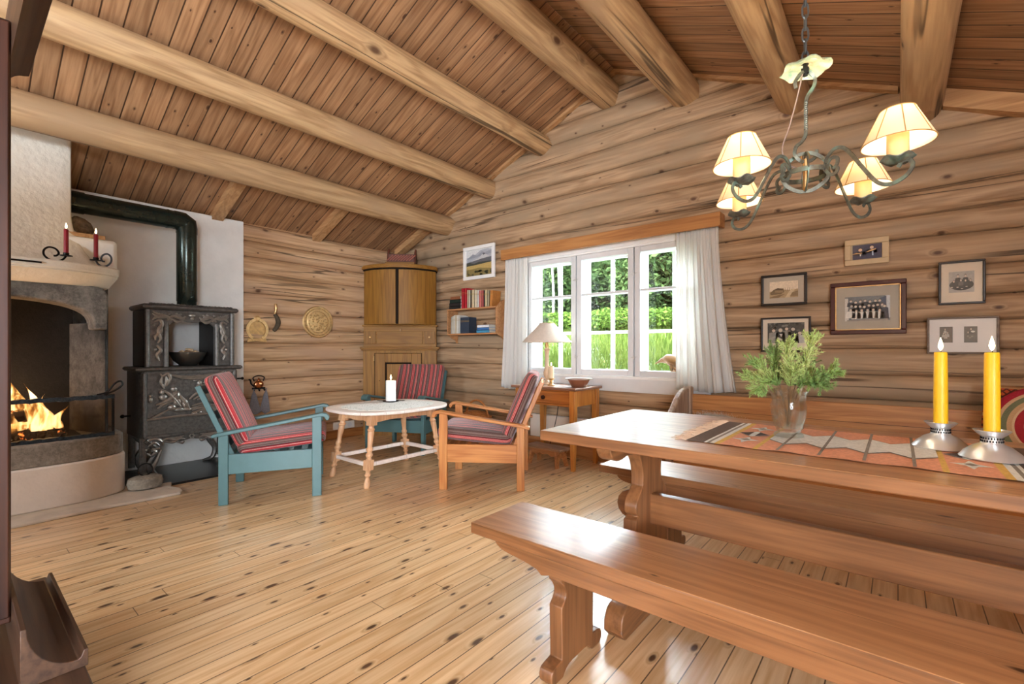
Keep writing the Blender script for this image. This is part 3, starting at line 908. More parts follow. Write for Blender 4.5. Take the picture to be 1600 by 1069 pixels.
bm = NB(); box(bm, -4.92, -4.745, .50, .79, 1.946, 1.976)
tag(obj('wood_board', bm, M_rafter, bevel=.003, smooth=0), 'small pine board lying on the white fireplace shoulder', 'board')
bm = NB(); blob(bm, (-4.84, .665, 2.045), (.035, .085, .058), 3, .05, TR(rx=R(-38)), seed=4)
tag(obj('speckled_stone', bm, M_leafstone, smooth=180), 'brown speckled oval stone standing on the small pine board', 'stone')

# ------------------------------------------------------------------ cast iron stove
st = thing('wood_stove', 'tall black cast iron stove with scroll and cherub reliefs', 'stove', (-5.0, 1.38, .018))
SX, SB = -4.80, -5.21
def W(u, v): return u, v
bm = NB()   # lower body
prism(bm, [(SB, 1.01), (SX + .0 - .03, 1.01), (SX, 1.03), (SX, 1.735), (SX - .03, 1.755), (SB, 1.755)], .355, .915, 'z')
obj('body', bm, M_iron, st, bevel=.01, world=True)
bm = NB()   # front frame mouldings
for y in (1.035, 1.715): prism(bm, [(SX + .02 * math.sin(PI * i / 8), y + .02 * math.cos(PI * i / 8) * -1 + .01) for i in range(9)], .37, .90, 'z')
box(bm, SX - .005, SX + .012, 1.04, 1.735, .355, .378); box(bm, SX - .005, SX + .012, 1.04, 1.735, .885, .912)
obj('front_moulding', bm, M_iron, st, bevel=.003, world=True)
def plate(z0, z1, o, y0=1.01, y1=1.755):
    bm = NB()
    pr = [(0, o * .5), (.35, o), (.7, o), (1, o * .6)]
    rings = []
    for t, q in pr:
        z = z0 + (z1 - z0) * t
        rings.append([bm.verts.new(p) for p in ((SB - .0, y0 - q, z), (SX + q, y0 - q, z), (SX + q, y1 + q, z), (SB - .0, y1 + q, z))])
    for a, b in zip(rings, rings[1:]):
        for j in range(4): bm.faces.new((a[j], a[(j + 1) % 4], b[(j + 1) % 4], b[j]))
    bm.faces.new(rings[0]); bm.faces.new(rings[-1])
    return bm
obj('middle_plate', plate(.912, .948, .03), M_iron, st, bevel=.003, world=True)
UY0, UY1 = 1.055, 1.72
bm = NB()   # upper storey: arched front with an open window through
fo = [(1.215, .95), (1.215, 1.30)] + [(1.215 + .345 * t, 1.30 + .045 * math.sin(PI * t) ** .8 + .012 * math.sin(3 * PI * t)) for t in [i / 12 for i in range(1, 12)]] + [(1.56, 1.30), (1.56, .95)]
prism(bm, [(UY0, .95)] + fo + [(UY1, .95), (UY1, 1.435), (UY0, 1.435)], SX - .035, SX - .01, 'x')
obj('arched_front', bm, M_iron, st, bevel=.005, world=True)
for a, b in ((UY0 - .005, UY0 + .03), (UY1 - .03, UY1 + .005)):
    bm = NB(); box(bm, SB, SX - .035, a, b, .948, 1.435); obj('upper_side', bm, M_irondark, st, bevel=.008, world=True)
bm = NB(); box(bm, SB, SX - .035, 1.56, 1.585, .948, 1.40); box(bm, SB, SX - .035, 1.19, 1.215, .948, 1.40); box(bm, SB, SX - .035, 1.19, 1.585, 1.365, 1.40)
obj('flue_channel', bm, M_irondark, st, world=True)
for y in (1.195, 1.58):
    bm = NB(); tube(bm, [(SX - .005, y, .95), (SX - .005, y, 1.28), (SX - .012, y, 1.325)], .02, 10); obj('column', bm, M_iron, st, world=True)
for y in (UY0 + .012, UY1 - .012):
    bm = NB(); tube(bm, [(SX - .012, y, .95), (SX - .012, y, 1.43)], .02, 10); obj('corner_moulding', bm, M_iron, st, world=True)
obj('top_plate', plate(1.435, 1.478, .03, UY0, UY1), M_iron, st, bevel=.003, world=True)
bm = NB(); r_ = random.Random(3)
for i in range(26): blob(bm, (SX + .01 - r_.uniform(.0, .03), 1.09 + .60 * i / 25, 1.482), (.016, .018, .008), 1, .2, seed=i)
obj('cresting', bm, M_iron, st, world=True)
# legs
for (y0, s) in ((1.03, 1), (1.735, -1)):
    for xf in (SX - .02, SB + .03):
        bm = NB()
        P = [(xf, y0 + s * .03, .345), (xf, y0 + s * .10, .25), (xf, y0 + s * .05, .14), (xf, y0 + s * .07, .05), (xf, y0 + s * .12, .028)]
        sweep(bm, smoothpts(P, 5), circ(.022, 8), scale=[1.5 - .7 * i / 20 for i in range(21)])
        box(bm, xf - .012, xf + .012, y0 - .015 * s, y0 + .03 * s, .06, .36)
        blob(bm, (xf, y0 + s * .12, .03), (.025, .04, .012), 2)
        obj('leg', bm, M_iron, st, world=True)
# scrolled apron between the front legs
bm = NB()
ap = [(1.03, .36), (1.735, .36), (1.735, .25), (1.66, .30), (1.56, .315), (1.48, .29), (1.38, .315), (1.28, .29), (1.20, .315), (1.10, .30), (1.03, .20)]
prism(bm, ap, SX - .02, SX - .005, 'x')
obj('apron', bm, M_iron, st, bevel=.003, world=True)
# relief work
def scrollp(y, z, s, flip=1, rot=0.0, turns=1.4, n=18):
    P = []
    for i in range(n + 1):
        t = i / n
        a = rot + flip * t * turns * 2 * PI
        rr = s * (1 - .82 * t)
        P.append((SX, y + rr * math.cos(a), z + rr * math.sin(a)))
    return P
def relief(bm, P, r, x=0.0, tip=.45):
    r *= 1.5; x += .009
    n = len(P)
    tube(bm, [(p[0] + x, p[1], p[2]) for p in P], r, 6, scale=[1 - (1 - tip) * abs(2 * i / (n - 1) - 1) for i in range(n)])
bm = NB()
for m in (1, -1):
    c = (UY0 + UY1) / 2
    def q(y): return c + m * (y - c)
    def S2(pts, r, tip=.4): relief(bm, smoothpts([(SX, q(y), z) for y, z in pts], 5), r, -.008, tip)
    S2([(1.20, 1.345), (1.25, 1.385), (1.31, 1.365), (1.335, 1.385)], .012); S2([(1.235, 1.36), (1.28, 1.335), (1.33, 1.36)], .01)
    S2([(1.10, 1.40), (1.14, 1.375), (1.20, 1.375), (1.235, 1.345)], .012); S2([(1.10, 1.345), (1.13, 1.375), (1.17, 1.40)], .009)
    S2([(1.115, 1.33), (1.15, 1.345), (1.165, 1.31), (1.14, 1.25), (1.155, 1.19), (1.135, 1.15)], .012)
    S2([(1.165, 1.30), (1.16, 1.25), (1.125, 1.21), (1.12, 1.175)], .010); S2([(1.13, 1.13), (1.155, 1.09), (1.13, 1.05), (1.145, 1.0)], .012)
    for (y, z, s) in ((1.118, 1.205, .014), (1.145, 1.165, .012), (1.12, 1.095, .016), (1.155, 1.075, .011), (1.14, 1.02, .011), (1.285, 1.385, .02), (1.11, 1.30, .01), (1.27, 1.405, .012), (1.30, 1.40, .011), (1.215, 1.40, .012)):
        blob(bm, (SX - .008, q(y), z), (.012, s, s), 2)
    for k in range(5): S2([(1.15 + .0 * k, 1.385), (1.10 + .022 * k, 1.418 - .006 * k)], .006)
blob(bm, (SX - .008, (UY0 + UY1) / 2, 1.395), (.014, .03, .018), 2); blob(bm, (SX - .008, (UY0 + UY1) / 2, 1.37), (.012, .016, .016), 2)
obj('upper_relief', bm, M_relief, st, world=True)
bm = NB()
def S3(pts, r, tip=.4, x=.004): relief(bm, smoothpts([(SX, y, z) for y, z in pts], 5), r, x, tip)
for k in range(3): S3([(1.22, .885 - .004 * k), (1.32, .865 - .01 * k), (1.44, .86 - .012 * k), (1.56, .875 - .006 * k), (1.63, .895)], .006)
for k in range(5): S3([(1.64, .895), (1.66 + .012 * k, .86 - .004 * k), (1.665 + .014 * k, .80 + .012 * k)], .006)
S3([(1.15, .89), (1.17, .87), (1.20, .89), (1.22, .85), (1.20, .80), (1.175, .78)], .01); S3([(1.165, .875), (1.155, .82), (1.18, .765)], .009); S3([(1.19, .87), (1.195, .82), (1.18, .79)], .012)
# left couple: heads, bodies, draped legs
for (y, z, a, b) in ((1.085, .71, .016, .016), (1.085, .675, .018, .028), (1.165, .735, .022, .026), (1.175, .69, .035, .032), (1.25, .755, .026, .026), (1.265, .70, .035, .04), (1.275, .645, .04, .035), (1.235, .60, .035, .03), (1.285, .575, .04, .022), (1.33, .62, .022, .04), (1.35, .575, .04, .018), (1.40, .58, .03, .02)):
    blob(bm, (SX + .002, y, z), (.016, a, b), 2)
S3([(1.12, .63), (1.20, .66), (1.27, .72)], .013); S3([(1.13, .60), (1.19, .64), (1.25, .66)], .011); S3([(1.29, .70), (1.33, .64), (1.36, .58)], .013); S3([(1.05, .50), (1.14, .545), (1.22, .59)], .008)
S3([(1.16, .76), (1.21, .72), (1.25, .67), (1.30, .60)], .01)
# middle cherub
for (y, z, a, b) in ((1.445, .84, .022, .022), (1.44, .795, .022, .03), (1.425, .755, .013, .03), (1.46, .755, .013, .03), (1.49, .80, .028, .009), (1.41, .82, .02, .01), (1.43, .86, .03, .012)):
    blob(bm, (SX + .002, y, z), (.014, a, b), 2)
# clouds and waves
for k in range(7): S3([(1.36 + .03 * k, .66 - .004 * k), (1.42 + .035 * k, .71 - .02 * k), (1.50 + .03 * k, .70 - .028 * k), (1.58 + .015 * k, .64 - .02 * k), (1.66, .60 - .012 * k)], .013)
for (y, z, s) in ((1.50, .655, .035), (1.56, .56, .035), (1.62, .57, .03), (1.46, .54, .03), (1.67, .63, .03), (1.40, .53, .026)): blob(bm, (SX + .002, y, z), (.018, s, s * .75), 2)
for k in range(4): S3([(1.38, .60 - .02 * k), (1.46, .615 - .02 * k), (1.54, .59 - .02 * k), (1.64, .60 - .022 * k)], .009)
S3([(1.57, .60), (1.60, .66), (1.63, .71)], .007)
S3([(1.06, .51), (1.3, .52), (1.70, .515)], .008, .9)
obj('figure_relief', bm, M_relief, st, world=True)
bm = NB()
for m in (1, -1):
    c = 1.3825
    def q(y): return c + m * (y - c)
    def S4(pts, r, tip=.4): relief(bm, smoothpts([(SX, q(y), z) for y, z in pts], 5), r, -.004, tip)
    S4([(1.06, .33), (1.11, .345), (1.16, .32), (1.17, .285)], .011); S4([(1.07, .29), (1.11, .315), (1.15, .285)], .009); S4([(1.06, .235), (1.09, .21), (1.12, .235), (1.10, .26), (1.15, .26)], .011)
    S4([(1.14, .31), (1.20, .335), (1.26, .32), (1.30, .345)], .010); S4([(1.18, .315), (1.24, .30), (1.29, .325), (1.33, .315)], .009); S4([(1.22, .345), (1.27, .335), (1.32, .345)], .007)
    S4([(1.27, .30), (1.31, .285), (1.325, .30)], .007); S4([(1.16, .25), (1.13, .17), (1.10, .10), (1.13, .05)], .013)
    for (y, z, s) in ((1.055, .26, .011), (1.075, .225, .012), (1.125, .325, .012), (1.175, .33, .01)): blob(bm, (SX - .004, q(y), z), (.012, s, s), 2)
for i in range(6): blob(bm, (SX, 1.3825 + .016 * math.cos(i * PI / 3), .335 + .016 * math.sin(i * PI / 3)), (.009, .009, .009), 1)
obj('apron_relief', bm, M_relief, st, world=True)
bm = NB(); tube(bm, [(-5.05, 1.005, .53), (-5.05, .955, .53)], .008, 6); blob(bm, (-5.05, .95, .53), .016, 2)
obj('draught_knob', bm, M_black, st, world=True)
bm = NB(); tube(bm, [(-4.83, 1.755, .82), (-4.83, 1.80, .82)], .008, 6); blob(bm, (-4.83, 1.805, .82), .014, 2)
obj('draught_knob', bm, M_black, st, world=True)

pp = thing('stove_pipe', 'dark green enamelled stove pipe bending into the chimney', 'stove pipe', (-5.0, 1.40, 1.478))
bm = NB(); lathe(bm, [(.072, 1.478), (.076, 1.49), (.076, 1.53), (.080, 1.535), (.080, 2.165)], (-5.0, 1.40, 0), 28); obj('riser', bm, M_pipe, pp, world=True)
bm = NB()
P = [(-5.0, 1.40, 2.15), (-5.0, 1.40, 2.20), (-5.0, 1.399, 2.235), (-5.0, 1.365, 2.256), (-5.0, 1.32, 2.257), (-5.0, 1.30, 2.257)]
sweep(bm, P, circ(.083, 26), up=(1, 0, 0)); obj('elbow', bm, M_pipe, pp, world=True)
bm = NB(); sweep(bm, [(-5.0, 1.31, 2.257), (-5.0, .58, 2.257)], circ(.08, 26), up=(1, 0, 0)); obj('flue', bm, M_pipe, pp, world=True)
for a, b, r in ((.70, .625, .086), (1.26, 1.245, .083)):
    bm = NB(); sweep(bm, [(-5.0, a, 2.257), (-5.0, b, 2.257)], circ(r, 26), up=(1, 0, 0)); obj('collar', bm, M_pipe, pp, world=True)

bw = thing('bowl', 'dark metal bowl of wood chips in the stove opening', 'bowl', (-4.93, 1.39, .948))
bm = NB(); lathe(bm, [(.05, 0), (.062, .006), (.11, .05), (.138, .10), (.142, .125), (.136, .125), (.13, .10), (.10, .05), (.03, .012)], n=32); obj('basin', bm, M_pewterdark, bw)
r_ = random.Random(12)
CHIPL = ['pale wood chip on top of the heap in the dark bowl', 'pale wood chip at the left of the heap in the dark bowl', 'pale wood chip at the right of the heap in the dark bowl', 'pale wood chip at the front of the heap in the dark bowl', 'pale wood chip at the back of the heap in the dark bowl', 'pale wood chip lying flat below the others in the dark bowl']
for i, (dx, dy, dz) in enumerate(((0, .01, .145), (.0, -.055, .118), (0, .06, .12), (.05, .0, .115), (-.05, .01, .12), (.02, .02, .095))):
    bm = NB(); box(bm, -.027, .027, -.02, .02, -.012, .012, TR(rx=r_.uniform(-.6, .6), ry=r_.uniform(-.6, .6), rz=r_.uniform(0, 3)))
    tag(obj('wood_chip', bm, M_chip, bevel=.006, loc=(-4.93 + dx, 1.39 + dy, .948 + dz)), CHIPL[i], 'wood chip', 'wood chips in the dark bowl')
ds = thing('soapstone_weight', 'oval grey stone with an iron ring on the hearth slab', 'stone weight', (-4.50, .985, .022))
bm = NB(); lathe(bm, [(.075, 0), (.105, .012), (.115, .05), (.105, .085), (.07, .098), (.01, .102)], n=28, sx=.8, sy=1.0); obj('stone', bm, M_cobble, ds)
bm = NB(); tube(bm, [(0, .045 * math.cos(a), .145 + .045 * math.sin(a)) for a in [2 * PI * i / 20 for i in range(20)]], .005, 6, closed=True); obj('ring', bm, M_black, ds)
# ------------------------------------------------------------------ things on the left log wall (face at x = XL)
LW = XL - .004
br = thing('brass_dish', 'large round embossed brass dish on the log wall', 'dish', (LW, 2.82, 1.42))
bm = NB(); lathe(bm, [(.188, .0), (.190, .008), (.18, .016), (.132, .010), (.126, .014), (.122, .006), (.02, .008), (.001, .008)], n=48, M=TR(ry=R(90))); obj('plate', bm, M_brass, br)
bm = NB(); r_ = random.Random(5)
for i in range(60):
    a = 2 * PI * i / 60
    blob(bm, (.016, .158 * math.cos(a), .158 * math.sin(a)), (.005, .009, .007), 1, .2, seed=i)
for i in range(70):
    rr, a = .115 * math.sqrt(r_.random()), r_.uniform(0, 2 * PI)
    blob(bm, (.010, rr * math.cos(a), rr * math.sin(a)), (.005, r_.uniform(.005, .014), r_.uniform(.005, .014)), 1, .2, seed=i)
obj('embossing', bm, M_brassdark, br)
dp = thing('crumb_tray', 'small brass crumb tray hanging nearest the white firewall', 'crumb tray', (LW, 2.135, 1.30))
bm = NB()
prism(bm, [(.10 * math.cos(a), .01 + .105 * math.sin(a)) for a in [PI * (-.18 + 1.36 * i / 24) for i in range(25)]][::-1] + [(.10, -.125), (.0, -.115), (-.10, -.125)], 0, .006, 'x')
obj('pan', bm, M_brassdark, dp, bevel=.002)
bm = NB()
for s in (-1, 1): sweep(bm, [(.015, s * .10 * math.cos(a), .01 + .105 * math.sin(a)) for a in [PI * (-.35 + .8 * i / 14) for i in range(15)]], rect(.03, .004), up=(1, 0, 0))
obj('rim', bm, M_brass, dp)
bm = NB(); lathe(bm, [(.032, 0), (.034, .006), (.022, .012), (.005, .012)], (0, 0, 0), 16, TR(.002, 0, .128, ry=R(90))); obj('hanging_eye', bm, M_brass, dp)
hb = thing('crumb_brush', 'curved dark crumb brush with brass handle on the wall', 'brush', (LW + .02, 2.32, 1.45))
bm = NB(); tube(bm, smoothpts([(0, 0, .15), (0, .004, .12), (0, .004, .08), (0, -.008, .035)], 5), .018, 10, scale=[.45 + .55 * math.sin(PI * min(.9, .15 + i / 17)) for i in range(16)]); obj('handle', bm, M_brass, hb)
bm = NB(); tube(bm, smoothpts([(0, -.006, .035), (0, .02, -.01), (0, .03, -.06), (0, .012, -.11), (0, -.02, -.15)], 5), .026, 10, scale=[.7 + .3 * math.sin(PI * i / 20) for i in range(21)]); obj('bristles', bm, plain('dark_bristle', S(86, 74, 56), .8, var=.3, scale=60), hb)
kh = thing('kettle_hook', 'copper kettle shaped wall hook above grey potholders', 'wall hook', (LW + .02, 2.14, .70))
bm = NB(); blob(bm, (.01, .0, .02), (.022, .052, .042), 3); blob(bm, (.012, 0, .062), (.014, .02, .016), 2); blob(bm, (.012, 0, .085), .008, 2); obj('kettle', bm, M_copper, kh)
bm = NB(); tube(bm, smoothpts([(.01, -.045, .055), (.01, -.055, .095), (.01, 0, .115), (.01, .055, .095), (.01, .045, .055)], 5), .006, 6)
tube(bm, smoothpts([(.01, -.045, .0), (.01, -.075, .03), (.01, -.085, .07), (.01, -.10, .075)], 5), .008, 6); obj('spout_and_bail', bm, M_black, kh)
bm = NB(); box(bm, 0, .01, -.065, .068, -.03, -.012)
for y in (-.052, .002, .055): tube(bm, smoothpts([(.005, y, -.02), (.012, y, -.045), (.03, y, -.045), (.035, y, -.03)], 4), .005, 6)
obj('hook_rail', bm, M_black, kh)
for y, lb, ry in ((-.062, 'grey quilted potholder hanging on the left hook under the kettle', .06), (.064, 'grey quilted potholder hanging on the right hook under the kettle', -.05)):
    ph = thing('potholder', lb, 'potholder', (LW + .06, 2.14 + y, .665), group='potholders under the copper kettle')
    bm = NB()
    prism(bm, [(0, .0), (.022, -.05), (.058, -.24), (.0, -.265), (-.062, -.22), (-.026, -.06)], -.006, .006, 'x', TR(rx=ry, rz=.2 if y > 0 else -.2)); obj('cloth', bm, M_grycloth, ph, bevel=.004)
    bm = NB(); tube(bm, [(0, 0, -.01), (.004, .006, .012), (.004, -.004, .012), (0, 0, -.01)], .003, 5); obj('loop', bm, M_grycloth, ph)
so = thing('double_socket', 'white double wall socket just above the baseboard', 'socket', (LW + .02, 3.14, .16))
bm = NB(); box(bm, 0, .025, -.14, .14, -.045, .045); obj('cover', bm, M_plastic, so, bevel=.005)
for y in (-.07, .07):
    bm = NB(); lathe(bm, [(.03, 0), (.03, .002), (.001, .002)], n=20, M=TR(.025, y, 0, ry=R(90))); obj('outlet', bm, M_greypaint, so)

# ------------------------------------------------------------------ corner cabinet
cc = thing('corner_cabinet', 'tall ochre painted corner cabinet with bowed upper doors', 'cabinet', (-4.885, 3.68, 0), R(43.7))
def foot(o=0.0, hw=.46, d=.10):
    return [(-hw - o, -o), (hw + o, -o), (hw + o, d), (.04, .53), (-.04, .53), (-hw - o, d)]
bm = NB(); prism(bm, foot(), 0.0, 1.08, 'z'); obj('lower_carcass', bm, M_cab, cc, bevel=.003)
bm = NB(); prism(bm, foot(.02), 1.08, 1.10, 'z'); prism(bm, foot(.035), 1.10, 1.125, 'z'); obj('waist_moulding', bm, M_cabx, cc, bevel=.005)
bm = NB(); prism(bm, foot(-.005), 1.125, 1.385, 'z'); obj('drawer_case', bm, M_cabx, cc, bevel=.003)
bm = NB(); prism(bm, foot(.012), 1.385, 1.405, 'z'); obj('shelf_moulding', bm, M_cabx, cc, bevel=.005)
def bow(hw, sag, n=24, a0=-1.0, a1=1.0, off=0.0):
    rad = (hw * hw + sag * sag) / (2 * sag); cy = rad - sag
    am = math.asin(hw / rad)
    return [((rad + off) * math.sin(am * (a0 + (a1 - a0) * i / n)), cy - (rad + off) * math.cos(am * (a0 + (a1 - a0) * i / n))) for i in range(n + 1)]
HB, SG = .45, .21
bk = [(HB, .10), (.04, .53), (-.04, .53), (-HB, .10)]
bm = NB(); prism(bm, bow(HB, SG) + bk, 1.405, 2.09, 'z'); obj('bowed_carcass', bm, M_cab, cc, bevel=.003)
for a0, a1, nm in ((-.70, -.035, 'left'), (.035, .70, 'right')):
    bm = NB(); prism(bm, bow(HB, SG, 12, a0, a1, .010) + bow(HB, SG, 12, a0, a1, -.005)[::-1], 1.415, 2.075, 'z'); d = obj('door', bm, M_cab, cc, bevel=.003)
bm = NB(); prism(bm, bow(HB, SG, 4, -.03, .03, .013) + bow(HB, SG, 4, -.03, .03, -.005)[::-1], 1.41, 2.08, 'z'); obj('centre_strip', bm, M_cabdark, cc)
bm = NB()
prism(bm, bow(HB, SG, 24, off=.012) + [(p[0] * 1.02, p[1]) for p in bk], 2.082, 2.10, 'z', mi=1)
prism(bm, bow(HB, SG, 24, off=.03) + [(p[0] * 1.04, p[1]) for p in bk], 2.10, 2.135, 'z')
prism(bm, bow(HB, SG, 24, off=.015) + bk, 2.135, 2.15, 'z')
obj('cornice', bm, [M_cabx, M_cabdark], cc, bevel=.004)
bm = NB(); box(bm, -.17, .19, -.08, .3, 2.15, 2.195); obj('top_step', bm, M_cabx, cc, bevel=.004)
# drawers
for x0, x1 in ((-.44, -.30), (.30, .44)):
    bm = NB(); box(bm, x0, x1, -.012, .01, 1.165, 1.325); d = obj('drawer', bm, M_cab, cc, bevel=.003)
    bm = NB(); lathe(bm, [(.006, 0), (.013, .012), (.010, .020), (.002, .022)], n=14, M=TR((x0 + x1) / 2, -.012, 1.25, rx=R(90))); obj('knob', bm, M_brassdark, d)
bm = NB(); box(bm, -.285, .285, -.010, .01, 1.165, 1.325); obj('fall_front', bm, M_cabx, cc, bevel=.003)
bm = NB(); box(bm, .0, .02, -.03, .005, 1.325, 1.36); obj('turn_latch', bm, M_rafter, cc, bevel=.004)
# lower door
bm = NB()
for (a, b, c, d_) in ((-.31, -.185, .10, 1.045), (.145, .27, .10, 1.045), (-.185, .145, .10, .22), (-.185, .145, .93, 1.045)): box(bm, a, b, -.014, .006, c, d_)
dr = obj('panel_door', bm, M_cab, cc, bevel=.004)
bm = NB(); box(bm, -.165, .125, -.006, .004, .24, .91); obj('raised_panel', bm, M_cab, dr, bevel=.006)
bm = NB(); box(bm, -.185, .145, -.003, .003, .22, .93); obj('panel_groove', bm, M_cabdark, dr)
bm = NB(); box(bm, -.318, -.31, -.005, .002, .09, 1.05); box(bm, .27, .276, -.005, .002, .09, 1.05); box(bm, -.318, .276, -.005, .002, 1.045, 1.05); obj('door_gap', bm, M_cabdark, cc)
for z in (.98, .2):
    bm = NB(); tube(bm, [(-.322, -.018, z - .03), (-.322, -.018, z + .03)], .008, 8); obj('hinge', bm, M_brassdark, dr)
bm = NB(); lathe(bm, [(.005, 0), (.006, .004), (.001, .005)], n=10, M=TR(-.255, -.014, .70, rx=R(90))); obj('keyhole', bm, M_cabdark, dr)
# little painted rack on top
rk = thing('plate_rack', 'small dark red slanted rack on top of the corner cabinet', 'rack', (-4.885 + .0, 3.68, 2.195), R(43.7))
for x in (-.16, .18):
    bm = NB(); prism(bm, [(.02, 0), (.20, 0), (.16, .14), (.12, .20), (.07, .15)], x - .012, x + .012, 'x'); obj('end_panel', bm, M_rack, rk, bevel=.004)
bm = NB(); box(bm, -.15, .17, .03, .045, .02, .12); obj('front_board', bm, M_rack, rk, bevel=.003)
bm = NB()
for i in range(9): box(bm, -.006, .006, -.006, .006, -.055, .055, TR(-.13 + .035 * i, .026, .07, ry=R(50)))
obj('carved_ribs', bm, plain('brick_red_paint', S(150, 78, 54), .6, var=.15), rk)
# ------------------------------------------------------------------ things on the gable wall (face at y = YG)
def flat(bm, pts, y, mi):
    """a thin patch of a picture, at depth y"""
    vs = [bm.verts.new((p[0], y, p[1])) for p in pts]
    bm.faces.new(vs).material_index = mi
def ell(cx, cz, a, b, n=12, a0=0, a1=2 * PI):
    return [(cx + a * math.cos(a0 + (a1 - a0) * i / n), cz + b * math.sin(a0 + (a1 - a0) * i / n)) for i in range(n)]
_pc = {}
def tone(r, g, b):
    if (r, g, b) not in _pc: _pc[(r, g, b)] = plain('print_tone_%d_%d_%d' % (r, g, b), S(r, g, b), .6, var=.12, scale=90)
    return _pc[(r, g, b)]
def picture(label, x0, x1, z0, z1, fw, frame_mat, mat_tone, photo, art, inner=None, tilt=0.0, glass=True, group='framed photographs on the gable wall', cat='picture', fd=.022, name='framed_photograph'):
    cx, cz = (x0 + x1) / 2, (z0 + z1) / 2
    hx, hz = (x1 - x0) / 2, (z1 - z0) / 2
    t = thing(name, label, cat, (cx, YG - .006, cz), group=group)
    t.rotation_euler = (0, tilt, 0)
    bm = NB()
    for a, b, c, d in ((-hx, hx, hz - fw, hz), (-hx, hx, -hz, -hz + fw), (-hx, -hx + fw, -hz + fw, hz - fw), (hx - fw, hx, -hz + fw, hz - fw)): box(bm, a, b, -fd, 0, c, d)
    fr = obj('frame', bm, frame_mat, t, bevel=min(.005, fw * .3), smooth=0)
    if inner:
        bm = NB(); q = fw; w2 = .006
        for a, b, c, d in ((-hx + q, hx - q, hz - q - w2, hz - q), (-hx + q, hx - q, -hz + q, -hz + q + w2), (-hx + q, -hx + q + w2, -hz + q, hz - q), (hx - q - w2, hx - q, -hz + q, hz - q)): box(bm, a, b, -fd * .8, -.002, c, d)
        obj('inner_slip', bm, inner, t)
    if mat_tone is not None:
        bm = NB(); box(bm, -hx + fw * .8, hx - fw * .8, -.006, -.002, -hz + fw * .8, hz - fw * .8); obj('mount', bm, mat_tone, t)
    for k, (px0, px1, pz0, pz1) in enumerate(photo):
        bm = NB(); mats = []
        def put(pts, col, layer):
            m = tone(*col)
            if m not in mats: mats.append(m)
            cl = [(min(max(p[0], 0), 1), min(max(p[1], 0), 1)) for p in pts]
            flat(bm, [(px0 + (px1 - px0) * p[0], pz0 + (pz1 - pz0) * p[1]) for p in cl], -.0065 - .0003 * layer, mats.index(m))
        put([(0, 0), (1, 0), (1, 1), (0, 1)], (90, 90, 88), 0)
        art(put, k)
        ob = obj('photograph' if cat == 'picture' and 'painting' not in label else 'canvas', bm, mats, t, smooth=0)
    if glass:
        bm = NB(); box(bm, -hx + fw * .9, hx - fw * .9, -.014, -.0125, -hz + fw * .9, hz - fw * .9); obj('glass', bm, M_picglass, t)
    return t
def person(put, x, z, s, body, face=(206, 190, 172), hair=(46, 40, 36), L=1, w=1.0, tall=2.4):
    put([(x - s * 1.05 * w, z - s * .95), (x - s * .5 * w, z - s * .75), (x + s * .5 * w, z - s * .75), (x + s * 1.05 * w, z - s * .95), (x + s * 1.25 * w, z - s * tall), (x - s * 1.25 * w, z - s * tall)], body, L)
    put(ell(x, z + s * .12, s * .50, s * .78), hair, L + 1)
    put(ell(x, z - s * .08, s * .42, s * .66), face, L + 2)
# landscape painting, white frame
def art_land(put, k):
    put([(0, .0), (1, 0), (1, 1), (0, 1)], (172, 176, 184), 1)
    put([(0, .72), (.3, .78), (.55, .95), (.8, .98), (1, .92), (1, 1), (0, 1)], (214, 216, 216), 2)
    put([(0, .66), (.25, .84), (.42, .76), (.6, .9), (.7, .84), (1, .92), (1, .78), (.5, .72)], (150, 154, 164), 3)
    put([(.25, .60), (.5, .68), (.62, .80), (.68, .83), (.76, .76), (.9, .66), (1, .64), (1, .5), (.2, .5)], (196, 196, 196), 4)
    put([(.62, .8), (.68, .84), (.74, .77), (.69, .78), (.66, .75)], (92, 92, 98), 5)
    put([(0, .54), (.3, .58), (.6, .63), (1, .67), (1, .42), (0, .42)], (104, 104, 108), 6)
    put([(0, .50), (.12, .54), (.3, .47), (.5, .52), (1, .50), (1, .38), (0, .38)], (66, 70, 62), 7)
    put([(0, .40), (.4, .42), (1, .47), (1, 0), (0, 0)], (190, 164, 100), 8)
    put([(0, .26), (.5, .30), (1, .22), (1, 0), (0, 0)], (140, 124, 74), 9)
    r = random.Random(2)
    for i in range(16):
        x = r.random(); put(ell(x, r.uniform(.02, .18), .05, .045, 7), r.choice([(84, 80, 50), (60, 62, 42), (120, 104, 62)]), 10)
    for x in (.03, .07): put([(x - .012, .1), (x + .012, .1), (x, .34)], (54, 48, 36), 11)
picture('landscape painting of hills under a white peak, in a white frame', -4.12, -3.61, 1.938, 2.338, .042, M_whitepaint, None, [(-.215, .215, -.16, .16)], art_land, glass=False, group=None, fd=.03, name='landscape_painting')
M_fblack = plain('black_frame', S(34, 27, 24), .35, var=.05)
M_fmah = plain('mahogany_frame', S(70, 26, 28), .25, var=.1)
M_fcream = plain('cream_card_frame', S(200, 176, 138), .6, var=.06)
M_fgrey = wood('grey_brown_frame', S(130, 112, 96), S(96, 80, 68), 'x', 'z', rough=.5)
M_mbeige, M_mcream, M_mgrey, M_mpink = [plain('mount_' + n, c, .8, var=.02) for n, c in (('beige', S(184, 170, 150)), ('cream', S(222, 206, 184)), ('grey', S(176, 166, 150)), ('white', S(226, 222, 218)))]
